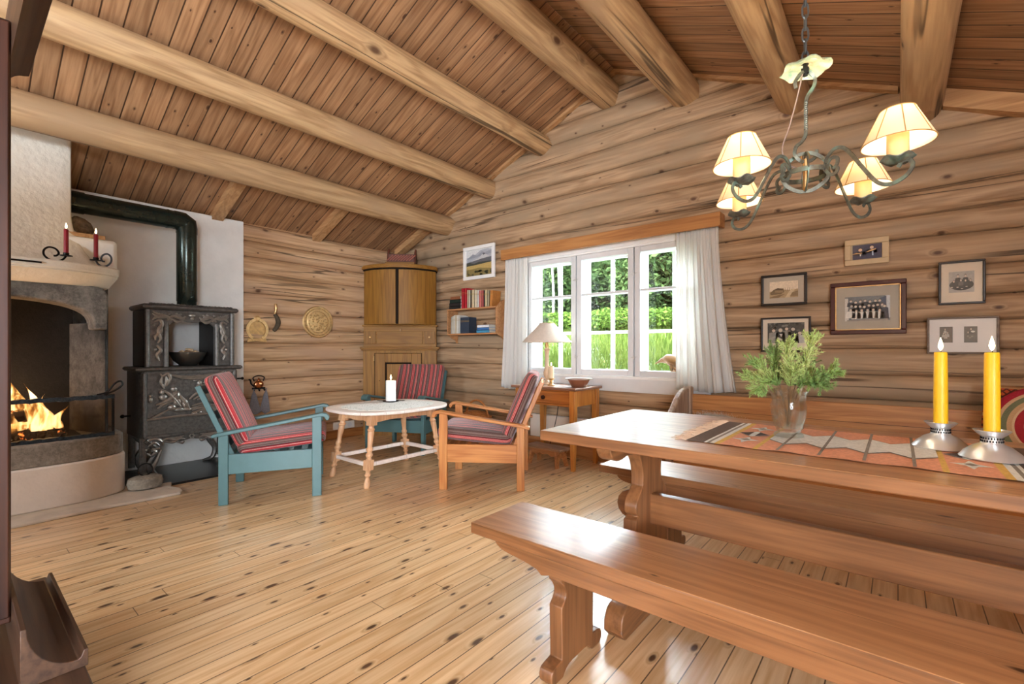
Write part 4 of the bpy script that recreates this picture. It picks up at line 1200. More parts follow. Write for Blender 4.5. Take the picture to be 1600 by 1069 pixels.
# couple in a cream frame
def art_couple(put, k):
    put([(0, 0), (1, 0), (1, 1), (0, 1)], (70, 66, 86), 1)
    person(put, .27, .66, .16, (42, 40, 62), (230, 190, 160)); person(put, .66, .78, .16, (44, 42, 64), (226, 196, 170))
    put([(.25, .36), (.30, .36), (.29, .22), (.26, .22)], (216, 210, 210), 5); put([(.66, .5), (.71, .5), (.72, .2), (.67, .2)], (190, 205, 225), 5)
    put([(.01, .42), (.14, .48), (.20, .44), (.33, .46), (.33, .40), (.01, .38)], (216, 168, 110), 6); put([(.44, .46), (.62, .60), (.8, .68), (.8, .60), (.52, .46)], (222, 176, 120), 6)
picture('small cream card frame with a couple, hung highest in the group', -.292, -.046, 1.686, 1.866, .038, M_fcream, M_fcream, [(-.078, .085, -.05, .05)], art_couple, tilt=0.0)
def art_house(put, k):
    put([(0, 0), (1, 0), (1, 1), (0, 1)], (226, 206, 178), 1)
    put([(0, 0), (1, 0), (1, .5), (.8, .44), (.5, .5), (.3, .44), (0, .42)], (176, 148, 108), 2)
    put([(.02, .32), (.14, .52), (.3, .60), (.5, .56), (.52, .34), (.4, .22), (.05, .2)], (122, 98, 66), 3)
    put([(.2, .34), (.2, .48), (.48, .46), (.48, .3)], (150, 124, 88), 4); put([(.16, .48), (.3, .62), (.5, .47)], (96, 74, 50), 5)
    put([(0, .05), (.3, .18), (.55, .22), (.3, .0), (0, 0)], (130, 104, 70), 4); put([(.55, 0), (.75, .5), (.9, .5), (.72, 0)], (206, 182, 144), 3)
    put([(.72, .06), (.8, .3), (1, .38), (1, .05)], (140, 116, 80), 4)
    for x in (.56, .64, .7): put([(x - .008, .4), (x + .008, .4), (x + .004, .6), (x - .004, .6)], (110, 88, 62), 5)
picture('black framed sepia photograph of a house by a road', -.826, -.519, 1.433, 1.67, .018, M_fblack, M_mbeige, [(-.095, .095, -.06, .065)], art_house)
def art_four(put, k):
    put([(0, 0), (1, 0), (1, 1), (0, 1)], (70, 68, 62), 1)
    r = random.Random(4)
    for i in range(24): put(ell(r.random(), r.uniform(.6, 1), .05, .06, 7), r.choice([(52, 50, 46), (96, 94, 86), (118, 114, 104)]), 2)
    for x, z, s, b, h in ((.17, .62, .115, (150, 146, 136), (70, 64, 58)), (.36, .62, .12, (44, 42, 40), (180, 172, 160)), (.53, .70, .11, (140, 136, 126), (60, 56, 50)), (.70, .68, .125, (52, 50, 48), (34, 32, 30)), (.88, .48, .12, (186, 182, 174), (60, 56, 52))):
        person(put, x, z, s, b, hair=h, L=3, tall=5.5)
    put([(.33, .45), (.38, .3), (.42, .45)], (206, 200, 190), 7)
    put([(.02, .2), (.2, .36), (.24, .3), (.1, .1)], (170, 160, 148), 7); put([(.26, .22), (.4, .1), (.42, .18), (.3, .3)], (190, 180, 168), 7)
picture('black framed photograph of young hikers, half behind the juniper sprigs', -.828, -.495, 1.078, 1.343, .014, M_fblack, M_mcream, [(-.12, .125, -.065, .09)], art_four)
def art_group(put, k):
    put([(0, 0), (1, 0), (1, 1), (0, 1)], (112, 116, 118), 1)
    put([(0, 0), (.09, 0), (.07, .95), (0, .95)], (206, 200, 190), 2); put([(.92, .1), (1, .1), (1, 1), (.9, 1)], (196, 196, 196), 2)
    put([(.75, .5), (.92, .5), (.92, .98), (.78, .9)], (62, 76, 98), 2)
    r = random.Random(6)
    for row, z, n, cols in ((0, .80, 7, [(44, 46, 52), (60, 62, 66), (78, 78, 80)]), (1, .60, 8, [(50, 54, 62), (40, 44, 54), (120, 118, 116)]), (2, .42, 6, [(226, 220, 210), (216, 208, 196)])):
        for i in range(n):
            x = .13 + .72 * (i + .5 * (row % 2) * .6) / (n - .4) + r.uniform(-.01, .01)
            person(put, x, z + r.uniform(-.03, .04), .072, r.choice(cols), L=3 + row * 3, tall=3.2 if row < 2 else 4.6, w=1.0 if row < 2 else 1.25)
    person(put, .88, .58, .075, (40, 46, 62), L=9, tall=7); put([(.05, .0), (.95, 0), (.95, .07), (.05, .05)], (150, 142, 132), 12)
picture('large mahogany framed group portrait in the middle of the photographs', -.376, .045, 1.203, 1.569, .03, M_fmah, M_mgrey, [(-.125, .125, -.09, .08)], art_group, inner=M_brassdark, fd=.03)
def art_family(put, k):
    put([(0, 0), (1, 0), (1, 1), (0, 1)], (170, 164, 156), 1)
    put(ell(.5, .36, .48, .26, 20), (40, 38, 36), 2)
    for x, z, s, b in ((.36, .78, .095, (46, 44, 42)), (.66, .78, .095, (60, 58, 54)), (.2, .54, .085, (40, 38, 36)), (.48, .58, .085, (90, 84, 78)), (.66, .56, .08, (46, 44, 42)), (.85, .56, .085, (42, 40, 38))):
        person(put, x, z, s, b, L=3, tall=3.0)
    for x in (.12, .35, .52, .7): put(ell(x, .22 + .05 * math.sin(x * 20), .05, .022, 8), (214, 204, 190), 7)
picture('black framed family portrait with wide cream mount, at the upper right', .20, .415, 1.382, 1.655, .013, M_fblack, M_mcream, [(-.058, .058, -.062, .07)], art_family)
def art_two(put, k):
    put([(0, 0), (1, 0), (1, 1), (0, 1)], (86, 80, 74), 1)
    if k == 0:
        for x, z in ((.42, .84), (.3, .6), (.62, .62), (.46, .52)): person(put, x, z, .11, (190, 184, 174), L=2)
    else:
        person(put, .52, .84, .12, (60, 56, 52), L=2); person(put, .3, .64, .1, (70, 66, 62), L=2); put(ell(.66, .68, .16, .06), (220, 214, 204), 6)
        for x, z in ((.3, .4), (.6, .38), (.45, .3)): put(ell(x, z, .09, .05), (130, 122, 112), 6)
picture('wide grey brown frame with two small portraits, behind the yellow candles', .145, .474, 1.070, 1.302, .012, M_fgrey, M_mpink, [(-.103, -.042, -.045, .055), (.010, .070, -.045, .055)], art_two)

# ------------------------------------------------------------------ small wall shelf with books
sh = thing('bookshelf', 'small two-tier pine wall shelf below the landscape painting', 'shelf', (-3.85, YG - .005, 1.28))
SXL, SXR, SD = -.405, .405, .17
bm = NB(); box(bm, SXL, SXR - .015, -SD, 0, .285, .302); obj('upper_board', bm, M_shelf, sh, bevel=.002)
bm = NB(); box(bm, SXL, SXR - .015, -SD, 0, -.012, .006); obj('lower_board', bm, M_shelf, sh, bevel=.002)
side = [(-SD, .0), (-SD, .27), (-SD + .01, .30), (-.09, .36), (-.03, .385), (0, .38), (0, -.10), (-.03, -.095), (-.05, -.06), (-.10, -.035), (-.14, -.02)]
sideL = [(-SD, .302), (0, .302), (0, -.11), (-.02, -.11), (-.035, -.075), (-.09, -.05), (-.14, -.02), (-SD, .0)]
bm = NB(); prism(bm, sideL, SXL, SXL + .018, 'x'); obj('side_bracket', bm, M_shelf, sh, bevel=.002)
bm = NB(); prism(bm, side, SXR - .018, SXR, 'x'); obj('side_bracket', bm, M_shelf, sh, bevel=.002)
M_paper = plain('page_block', S(226, 220, 204), .85, var=.06, scale=80)
def book(label, x, z, w, h, d, col, group, lean=0.0, flat_=False, y=None, cat='book'):
    """upright: w thick, h tall; flat: lies on its side"""
    t = thing('book', label, cat, (-3.85 + x, (YG - .155) if y is None else y, z), group=group)
    m = plain('book_cover_%d_%d_%d' % col, S(*col), .55, var=.1, scale=30)
    M = TR(ry=lean)
    c = .0025
    if flat_:
        bm = NB(); box(bm, 0, w, 0, d, 0, c); box(bm, 0, w, 0, d, h - c, h); box(bm, 0, w, 0, c, 0, h); obj('cover', bm, m, t)
        bm = NB(); box(bm, .003, w - .003, c, d - .003, c, h - c); obj('pages', bm, M_paper, t)
    else:
        bm = NB(); box(bm, 0, c, 0, d, 0, h, M); box(bm, w - c, w, 0, d, 0, h, M); box(bm, 0, w, 0, c, 0, h, M); obj('cover', bm, m, t)
        bm = NB(); box(bm, c, w - c, c, d - .003, .004, h - .004, M); obj('pages', bm, M_paper, t)
    if h > .1 and not flat_:
        bm = NB()
        for q in (.72, .78): box(bm, .001, w - .001, -.0006, .0004, h * q, h * q + .003, M)
        obj('title_band', bm, plain('gilt_%d' % len(bpy.data.objects), S(190, 160, 90), .4, .5), t)
    return t
G1, G2 = 'books on the upper shelf board', 'books and papers on the lower shelf board'
zt, zb_ = 1.5825, 1.2865
for i, (w, h, d, c, lb, x) in enumerate(((.20, .036, .135, (24, 26, 26), 'black book lying at the bottom of the flat stack', -.388), (.195, .04, .135, (28, 30, 32), 'black book lying second from the bottom of the flat stack', -.385),
        (.19, .038, .13, (24, 44, 36), 'dark green book lying third in the flat stack', -.378), (.17, .036, .13, (140, 84, 52), 'brown book lying on top of the flat stack', -.365))):
    book(lb, x, zt + (0, .036, .076, .114)[i] + .0005 * i, w, h, d, c, G1, flat_=True)
x = -.172
for w, h, c, lb, le in ((.046, .24, (176, 30, 44), 'tall red book nearest the flat stack', 0), (.044, .24, (184, 36, 48), 'second tall red book from the flat stack', 0), (.022, .215, (214, 200, 172), 'thin cream book just right of the red ones', 0), (.024, .212, (222, 212, 190), 'cream book before the thin dark brown one', 0),
        (.016, .212, (74, 64, 52), 'thin dark brown book among the cream ones', 0), (.046, .212, (206, 186, 150), 'wide beige book right of the thin dark one', 0), (.04, .205, (216, 204, 178), 'cream book left of the white one', 0), (.022, .2, (236, 234, 228), 'white book left of the pink ones', 0),
        (.042, .192, (196, 112, 104), 'dull pink book right of the white one', 0), (.026, .19, (184, 92, 90), 'rose red book right of the dull pink one', 0), (.014, .19, (70, 56, 56), 'thin black book right of the rose red one', 0), (.036, .19, (196, 178, 140), 'beige book with dark title right of the thin black one', 0), (.026, .186, (180, 166, 136), 'grey beige book left of the orange one', 0), (.046, .182, (190, 124, 60), 'orange brown book leaning at the right end of the row', R(4))):
    book(lb, x, zt, w, h, .13, c, G1, le); x += w + .0035
x = -.36
for w, h, c, lb in ((.018, .205, (196, 192, 182), 'grey booklet at the left end of the lower board'), (.022, .215, (222, 216, 200), 'cream booklet second from the left on the lower board'), (.02, .222, (236, 232, 222), 'white booklet third from the left on the lower board'), (.028, .225, (214, 200, 172), 'beige booklet with dark spots on the lower board'), (.03, .222, (232, 228, 218), 'thick white booklet on the lower board'), (.026, .215, (206, 206, 200), 'pale grey booklet against the dark blue book')):
    book(lb, x, zb_, w, h, .13, c, G2, R(2)); x += w + .003
book('large dark blue book standing on the lower board', x + .006, zb_, .15, .19, .12, (44, 58, 76), G2)
for i, (w, c, lb) in enumerate(((.20, (70, 150, 190), 'light blue book at the bottom of the small flat stack'), (.19, (60, 110, 170), 'mid blue book in the middle of the small flat stack'), (.185, (226, 230, 236), 'white and blue book on top of the small flat stack'))):
    book(lb, .075 + .006 * i, zb_ + .03 * i + .0005 * i, w, .03, .12, c, G2, flat_=True)

# ------------------------------------------------------------------ heater, cord, carved figure, basket
hr = thing('panel_heater', 'low cream panel heater on the wall under the window', 'heater', (-2.55, YG - .01, .165))
bm = NB(); box(bm, -.52, .52, -.044, -.004, .0, .24); obj('casing', bm, M_radiator, hr, bevel=.008)
bm = NB(); box(bm, -.40, .40, -.006, .012, .03, .2); obj('wall_bracket', bm, M_greypaint, hr)
bm = NB()
for i in range(22): box(bm, -.48 + .045 * i, -.45 + .045 * i, -.038, -.012, .2395, .2412)
obj('outlet_grille', bm, M_greypaint, hr)
cd = smoothpts([(-2.70, 4.022, .712), (-2.69, 4.016, .62), (-2.71, 4.005, .40), (-2.76, 3.96, .12), (-2.70, 3.94, .03), (-2.5, 3.93, .012)], 6)
bm = NB(); tube(bm, cd, .004, 6); tag(obj('lamp_cord', bm, M_black), 'thin black lamp cord hanging behind the side table', 'cord')
fg = thing('carved_figure', 'carved brown wooden animal figure on the window sill', 'figurine', (-1.53, 4.165, WZ0 + .0128))
bm = NB()
P = [(-.12, 0, .14), (-.08, 0, .165), (-.03, 0, .15), (.05, 0, .13), (.13, 0, .15), (.165, 0, .22), (.16, 0, .28)]
sweep(bm, smoothpts(P, 5), circ(.045, 12), scale=[.35, .5, .65, .8, .9, 1, 1.05, 1.1, 1.15, 1.2, 1.2, 1.25, 1.25, 1.25, 1.2, 1.15, 1.1, 1.0, .95, .9, .85, .75, .7, .65, .6, .55, .5, .45, .42, .4, .35])
obj('body', bm, M_duck, fg, bevel=0)
bm = NB(); sweep(bm, smoothpts([(-.09, 0, .16), (-.14, 0, .15), (-.20, 0, .118)], 4), circ(.028, 10), scale=[1.1, 1.05, .95, .85, .7, .5, .35, .2, .1]); obj('snout', bm, M_duck, fg)
bm = NB(); sweep(bm, smoothpts([(.155, 0, .27), (.13, 0, .315), (.09, 0, .33)], 4), circ(.022, 10), scale=[1, 1.05, 1.1, 1.1, 1, .8, .6, .4, .2]); obj('tail_curl', bm, M_duck, fg)
for x_, y_ in ((-.035, -.022), (-.02, .022), (.10, -.022), (.115, .022)):
    bm = NB(); tube(bm, [(x_, y_, .13), (x_ + .006, y_, .06), (x_ - .004, y_, 0)], .018, 8, scale=[1.3, .9, .9]); obj('leg', bm, M_duck, fg)
wb = thing('wicker_basket', 'round wicker basket on the floor behind the pine armchair', 'basket', (-3.62, 3.74, 0))
bm = NB()
for i in range(13):
    z = .012 + .026 * i; r_b = .15 + .05 * math.sin(PI * (.15 + .6 * i / 12))
    tube(bm, [((r_b + .004 * math.sin(12 * a + i * PI)) * math.cos(a), (r_b + .004 * math.sin(12 * a + i * PI)) * math.sin(a), z) for a in [2 * PI * j / 36 for j in range(36)]], .012, 6, closed=True)
lathe(bm, [(.14, 0), (.155, .01), (.01, .012)], n=24)
obj('basket_bowl', bm, M_wicker, wb)
bm = NB(); lathe(bm, [(.19, .335), (.17, .36), (.10, .395), (.03, .41), (.001, .412)], n=32)
for r_b, z in ((.18, .35), (.15, .372), (.12, .388), (.09, .398), (.06, .406)): tube(bm, [(r_b * math.cos(a), r_b * math.sin(a), z) for a in [2 * PI * j / 36 for j in range(36)]], .009, 6, closed=True)
obj('lid', bm, M_wicker, wb)
bm = NB(); tube(bm, [(.17 * math.cos(a), .03, .33 + .20 * math.sin(a)) for a in [PI * i / 20 for i in range(21)]], .011, 6); obj('handle', bm, M_wicker, wb)
# ------------------------------------------------------------------ armchairs  (x forward, y left)
def cushion(name, lx, ly, lz, parent, loc, rot, puff=.012):
    bm = NB(); n, m = 12, 12
    bmesh.ops.create_cube(bm, size=1.0)
    bmesh.ops.subdivide_edges(bm, edges=bm.edges[:], cuts=7, use_grid_fill=True)
    for v in bm.verts:
        x, y, z = v.co * 2
        p = puff * (1 - x * x) * (1 - y * y)
        rx = (1 - .10 * abs(z) ** 3 * (abs(x) ** 6)); 
        sx = 1 - .035 * abs(z) ** 2.5; sy = 1 - .03 * abs(z) ** 2.5
        zz = z * (1 - .22 * max(abs(x), abs(y)) ** 8)
        v.co = Vector((x * lx / 2 * sx, y * ly / 2 * sy, zz * lz / 2 + math.copysign(p, z) * abs(z)))
    o = obj(name, bm, M_stripe, parent, loc=loc, rot=rot, smooth=180, bevel=0)
    o.modifiers.new('sub', 'SUBSURF').levels = 1; o.modifiers['sub'].render_levels = 1
    return o
def armchair(label, loc, rz, m1, m2, group):
    t = thing('armchair', label, 'armchair', loc, rz, group)
    hx, hy = .305, .315
    for s in (-1, 1):
        y = s * hy
        bm = NB(); box(bm, hx - .035, hx + .03, y - .016, y + .016, 0, .60); obj('leg', bm, m2, t, bevel=.004)
        bm = NB(); box(bm, -hx - .03, -hx + .03, y - .016, y + .016, 0, .512); obj('leg', bm, m2, t, bevel=.004)
        bm = NB(); box(bm, -hx + .03, hx - .035, y - .012, y + .012, .215, .355); obj('side_apron', bm, m1, t, bevel=.003)
        a = s * .004
        bm = NB()   # sloping armrest with a rolled front end
        up = [(-hx - .07, .500), (-hx, .517), (0, .565), (hx - .02, .612), (hx + .03, .622), (hx + .065, .614), (hx + .085, .592), (hx + .082, .568), (hx + .066, .562), (hx + .056, .576), (hx + .05, .590), (hx + .02, .596), (0, .541), (-hx, .492), (-hx - .07, .478)]
        prism(bm, up, y - .034, y + .034, 'y'); obj('armrest', bm, m1, t, bevel=.005)
    bm = NB(); box(bm, hx - .03, hx - .006, -hy + .016, hy - .016, .225, .355); obj('front_apron', bm, m1, t, bevel=.003)
    bm = NB(); box(bm, -hx + .0, -hx + .022, -hy + .016, hy - .016, .225, .335); obj('rear_apron', bm, m1, t, bevel=.003)
    bm = NB()
    for i in range(6): box(bm, -.24 + .095 * i, -.19 + .095 * i, -hy + .013, hy - .013, .335 + .0 * i, .35)
    obj('seat_slats', bm, m1, t)
    th = R(23)   # reclined back frame
    Mb = TR(-.205, 0, .30, ry=-th)
    for s in (-1, 1):
        bm = NB(); box(bm, -.05, -.015, s * .275 - .014, s * .275 + .014, -.06, .60, Mb); obj('back_post', bm, m2, t, bevel=.004)
    for z in (.12, .33, .53):
        bm = NB(); box(bm, -.043, -.023, -.262, .262, z, z + .065, Mb); obj('back_rail', bm, m1, t, bevel=.004)
    cushion('seat_cushion', .60, .565, .115, t, (.065, 0, .412), (0, R(-5), 0))
    c = Mb @ Vector((.055, 0, .36))
    cushion('back_cushion', .56, .565, .115, t, tuple(c), (0, -th - R(90), 0))
    return t
armchair('teal armchair with striped cushions nearest the black stove', (-3.79, 1.668, 0), math.atan2(.53, .3), M_tealx, M_tealx, 'armchairs around the small table')
armchair('unpainted pine armchair with striped cushions near the side table', (-2.685, 2.92, 0), math.atan2(-.35, -.50), M_chairx, M_chairz, 'armchairs around the small table')
armchair('teal armchair with striped cushions facing out before the corner cabinet', (-4.20, 3.27, 0), R(-63), M_tealx, M_tealx, 'armchairs around the small table')

# ------------------------------------------------------------------ small oval table
ct = thing('coffee_table', 'pale pine table with turned splayed legs and whitewashed top', 'table', (-3.495, 2.51, 0), 0)
def sup(a, b, e, n=64):
    return [(a * abs(math.cos(q)) ** (2 / e) * (1 if math.cos(q) >= 0 else -1), b * abs(math.sin(q)) ** (2 / e) * (1 if math.sin(q) >= 0 else -1)) for q in [2 * PI * i / n for i in range(n)]]
bm = NB(); prism(bm, sup(.43, .505, 2.7), .578, .603, 'z'); obj('tabletop', bm, M_coffeetop, ct, bevel=.008, seg=3)
legp = [(.001, 0), (.020, .0), (.026, .012), (.027, .03), (.022, .055), (.016, .075), (.014, .085), (.024, .095), (.026, .105), (.018, .115), (.020, .13), (.028, .14)]
legp2 = [(.028, .215), (.020, .225), (.018, .235), (.027, .245), (.029, .26), (.018, .275), (.026, .29), (.027, .30), (.019, .315), (.021, .35), (.026, .42), (.024, .44), (.030, .445), (.030, .455), (.022, .46), (.021, .48), (.029, .485)]
for sx in (-1, 1):
    for sy in (-1, 1):
        bx, by, tx, ty = sx * .262, sy * .395, sx * .205, sy * .305
        Ms = Matrix(((1, 0, (tx - bx) / .57, bx), (0, 1, (ty - by) / .57, by), (0, 0, 1, 0), (0, 0, 0, 1)))
        bm = NB(); lathe(bm, legp, n=18, M=Ms); lathe(bm, legp2, n=18, M=Ms)
        box(bm, -.03, .03, -.03, .03, .138, .217, Ms); box(bm, -.032, .032, -.032, .032, .483, .578, Ms)
        obj('leg', bm, M_coffeeleg, ct, bevel=.003)
def xy(sx, sy, z): k = z / .57; return sx * (.262 - .057 * k), sy * (.395 - .09 * k)
for sy in (-1, 1):
    a = xy(1, sy, .178)
    bm = NB(); box(bm, -a[0] + .02, a[0] - .02, a[1] - .014, a[1] + .014, .162, .194); obj('stretcher', bm, M_coffeetop, ct, bevel=.004)
    a = xy(1, sy, .52)
    bm = NB(); prism(bm, [(-a[0] + .03, .575), (a[0] - .03, .575), (a[0] - .03, .50), (.1, .512), (.05, .505), (-.05, .505), (-.1, .512), (-a[0] + .03, .50)], a[1] - .009, a[1] + .009, 'y'); obj('apron', bm, M_coffeeleg, ct, bevel=.002)
for sx in (-1, 1):
    a = xy(sx, 1, .178)
    bm = NB(); box(bm, a[0] - .014, a[0] + .014, -a[1] + .02, a[1] - .02, .162, .194); obj('stretcher', bm, M_coffeetop, ct, bevel=.004)
    a = xy(sx, 1, .52)
    bm = NB(); prism(bm, [(-a[1] + .03, .575), (a[1] - .03, .575), (a[1] - .03, .50), (.15, .512), (-.15, .512), (-a[1] + .03, .50)], a[0] - .009, a[0] + .009, 'x'); obj('apron', bm, M_coffeeleg, ct, bevel=.002)
bm = NB()
ol = sup(.33, .40, 2.4, 96)
ol = [(p[0] * (1 + .025 * math.sin(24 * 2 * PI * i / 96)), p[1] * (1 + .025 * math.sin(24 * 2 * PI * i / 96))) for i, p in enumerate(ol)]
prism(bm, ol, .6032, .6052, 'z')
tag(obj('doily', bm, M_lace, loc=(-3.495, 2.51, 0), smooth=0), 'white lace doily spread under the thick white candle', 'doily')
cp = thing('candle_plate', 'small dark metal plate with two ears under the white candle', 'candle holder', (-3.67, 2.66, .6053))
bm = NB(); lathe(bm, [(.05, 0), (.07, .004), (.078, .012), (.075, .013), (.05, .006), (.001, .006)], n=30); obj('plate', bm, M_irondark, cp)
for s in (-1, 1):
    bm = NB(); prism(bm, [(.07 * s, -.015), (.12 * s, -.012), (.13 * s, .0), (.12 * s, .012), (.07 * s, .015)], .010, .014, 'z', TR(rz=R(40))); obj('ear', bm, M_irondark, cp)
candle(-3.67, 2.66, .6115, .047, .195, M_wax_white, 'thick white lit pillar candle on the small oval table', None, 1.2)

# ------------------------------------------------------------------ side table under the window
sd = thing('side_table', 'narrow ochre pine side table with a drawer, under the window', 'table', (-2.56, 3.79, 0))
bm = NB(); box(bm, -.39, .355, -.235, .255, .722, .746); obj('tabletop', bm, M_sidetop, sd, bevel=.006, seg=3)
for sx in (-1, 1):
    for sy in (-1, 1):
        x, y = sx * .31, sy * .20
        bm = NB()
        pr = [(.018, 0), (.027, .50), (.027, .722)]
        rings = [[bm.verts.new((x + a * q, y + b * q, z)) for a, b in ((-1, -1), (1, -1), (1, 1), (-1, 1))] for q, z in pr]
        for a, b in zip(rings, rings[1:]):
            for j in range(4): bm.faces.new((a[j], a[(j + 1) % 4], b[(j + 1) % 4], b[j]))
        bm.faces.new(rings[0]); bm.faces.new(rings[-1])
        obj('leg', bm, M_sidez, sd, bevel=.003)
for sx in (-1, 1):
    bm = NB(); box(bm, sx * .31 - .012, sx * .31 + .012, -.175, .175, .575, .72); obj('side_apron', bm, M_sidez, sd, bevel=.002)
bm = NB(); box(bm, -.283, .283, .19, .21, .575, .72); obj('rear_apron', bm, M_sidex, sd)
bm = NB(); box(bm, -.283, .283, -.205, -.17, .575, .592); box(bm, -.283, .283, -.205, -.17, .71, .722); obj('front_rail', bm, M_sidex, sd)
bm = NB(); box(bm, -.278, .278, -.213, -.19, .595, .708); dw = obj('drawer', bm, M_sidex, sd, bevel=.004)
bm = NB(); lathe(bm, [(.008, 0), (.010, .012), (.02, .02), (.018, .032), (.005, .036)], n=18, M=TR(0, -.213, .65, rx=R(90))); obj('knob', bm, M_dark, dw)
tl = thing('table_lamp', 'table lamp with turned wooden base and wide pale shade', 'lamp', (-2.694, 3.81, .746))
bm = NB(); lathe(bm, [(.062, 0), (.065, .012), (.06, .022), (.04, .034), (.018, .045), (.015, .055), (.026, .07), (.034, .10), (.036, .125), (.026, .15), (.02, .20), (.018, .27), (.022, .33), (.03, .345), (.022, .36), (.014, .37)], n=28); obj('base', bm, M_lampwood, tl)
bm = NB(); lathe(bm, [(.016, .365), (.018, .40), (.012, .42), (.002, .42)], n=16); obj('socket', bm, M_brassdark, tl)
bm = NB()
for s in (-1, 1): tube(bm, smoothpts([(0, s * .012, .375), (0, s * .05, .40), (0, s * .055, .48), (0, s * .02, .56), (0, 0, .565)], 5), .0025, 5)
obj('shade_harp', bm, M_brassdark, tl)
bm = NB(); lathe(bm, [(.245, .42), (.246, .423), (.07, .612), (.066, .612), (.241, .42)], n=48); bmesh.ops.delete(bm, geom=[f for f in bm.faces if len(f.verts) > 4], context='FACES_ONLY'); obj('lamp_shade', bm, M_linen, tl, smooth=60)
bm = NB(); tube(bm, [(.07 * math.cos(a), .07 * math.sin(a), .611) for a in [2 * PI * i / 32 for i in range(32)]], .003, 5, closed=True)
for i in range(3): tube(bm, [(0, 0, .565), (.068 * math.cos(i * 2.1), .068 * math.sin(i * 2.1), .61)], .002, 5)
obj('shade_ring', bm, M_brassdark, tl)
ch = thing('candle_holder', 'small brass candle foot beside the table lamp', 'candle holder', (-2.59, 3.735, .746))
bm = NB(); lathe(bm, [(.035, 0), (.036, .008), (.018, .016), (.013, .03), (.022, .04), (.014, .052), (.03, .062), (.034, .07), (.012, .072)], n=24); obj('foot', bm, M_brass, ch)
candle(-2.59, 3.735, .818, .026, .115, M_wax_cream, 'lit thick cream candle beside the table lamp', None, .8)
rb = thing('ceramic_bowl', 'shallow brown ceramic bowl with a pale rim on the side table', 'bowl', (-2.315, 3.79, .746))
bm = NB(); lathe(bm, [(.062, 0), (.068, .004), (.085, .03), (.10, .06), (.104, .068), (.098, .068), (.08, .03), (.06, .010), (.001, .008)], n=36); obj('basin', bm, M_ceramic, rb)
bm = NB(); lathe(bm, [(.10, .066), (.127, .074), (.128, .079), (.10, .074)], n=36); bmesh.ops.delete(bm, geom=[f for f in bm.faces if len(f.verts) > 4], context='FACES_ONLY'); obj('rim', bm, M_bowlrim, rb)
# footstool
fo_ = thing('footstool', 'small pine footstool with arched ends, before the side table', 'footstool', (-2.575, 3.655, 0), R(-4))
bm = NB(); box(bm, -.22, .22, -.09, .09, .158, .178); obj('top', bm, M_stooltop, fo_, bevel=.004)
for s in (-1, 1):
    bm = NB()
    ar = [(-.095, 0), (-.05, 0)] + [(.05 * -math.cos(PI * i / 10), .085 * math.sin(PI * i / 10)) for i in range(1, 10)] + [(.05, 0), (.095, 0), (.07, .158), (-.07, .158)]
    prism(bm, ar, s * .155 - .011, s * .155 + .011, 'x', TR(ry=0) @ Matrix(((1, 0, -.14 * s, .012 * s), (0, 1, 0, 0), (0, 0, 1, 0), (0, 0, 0, 1)))); obj('end_board', bm, M_stool, fo_, bevel=.003)
for s in (-1, 1):
    bm = NB(); prism(bm, [(-.19, .158), (.19, .158), (.175, .13), (.13, .105), (.09, .10), (.05, .118), (0, .108), (-.05, .118), (-.09, .10), (-.13, .105), (-.175, .13)], s * .06 - .008, s * .06 + .008, 'y'); obj('scalloped_rail', bm, M_stool, fo_, bevel=.002)
# ------------------------------------------------------------------ long dining table with plank trestles
dt = thing('dining_table', 'long lacquered pine trestle table with a woven runner on it', 'table', (0, 1.91, 0))
TX0, TX1, TY0, TY1 = -1.09, 1.15, 1.492, 2.335
bm = NB(); box(bm, TX0, TX1, TY0, TY1, .741, .78); sidemat(bm); obj('tabletop', bm, [M_dinx, M_dinshaded], dt, bevel=.004, world=True)
def mir(p): return p + [(-a, b) for a, b in p[::-1]]
def cur(*P): return [(p[0], p[1]) for p in bez(*P, n=8)]
half = [(.21, .74), (.20, .70)] + cur((.18, .69), (.12, .68), (.085, .62), (.095, .54)) + cur((.10, .52), (.17, .50), (.175, .44), (.135, .425))[1:] + [(.165, .415), (.165, .13), (.12, .115)]
TRX = (-.83, .88)
for x in TRX:
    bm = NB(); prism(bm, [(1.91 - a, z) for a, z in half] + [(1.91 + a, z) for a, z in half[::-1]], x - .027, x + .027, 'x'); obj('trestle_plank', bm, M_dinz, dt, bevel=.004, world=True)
    bm = NB()
    ft = [(1.60, .03)] + cur((1.60, .03), (1.59, .09), (1.62, .125), (1.68, .12)) + [(1.72, .10), (1.76, .125)]
    prism(bm, [(1.63, 0)] + ft + [(3.82 - y, z) for y, z in ft[::-1]] + [(2.19, 0)], x - .036, x + .04, 'x'); obj('trestle_foot', bm, M_diny, dt, bevel=.005, world=True)
    bm = NB()
    bt = [(1.53, .735)] + cur((1.53, .725), (1.55, .68), (1.60, .675), (1.66, .69)) + [(1.72, .685)]
    prism(bm, [(1.53, .741)] + bt + [(3.82 - y, z) for y, z in bt[::-1]] + [(2.29, .741)], x - .03, x + .03, 'x'); obj('bearer', bm, M_diny, dt, bevel=.004, world=True)
bm = NB()
lobe = cur((-.86, .365), (-.99, .34), (-.99, .51), (-.86, .49))
prism(bm, lobe + [(.91, .49)] + [(p[0] * -1 + .05, p[1]) for p in lobe[::-1]][1:-1] + [(.91, .365)], 1.888, 1.93, 'y')
obj('stretcher', bm, M_dinshaded, dt, bevel=.004, world=True)

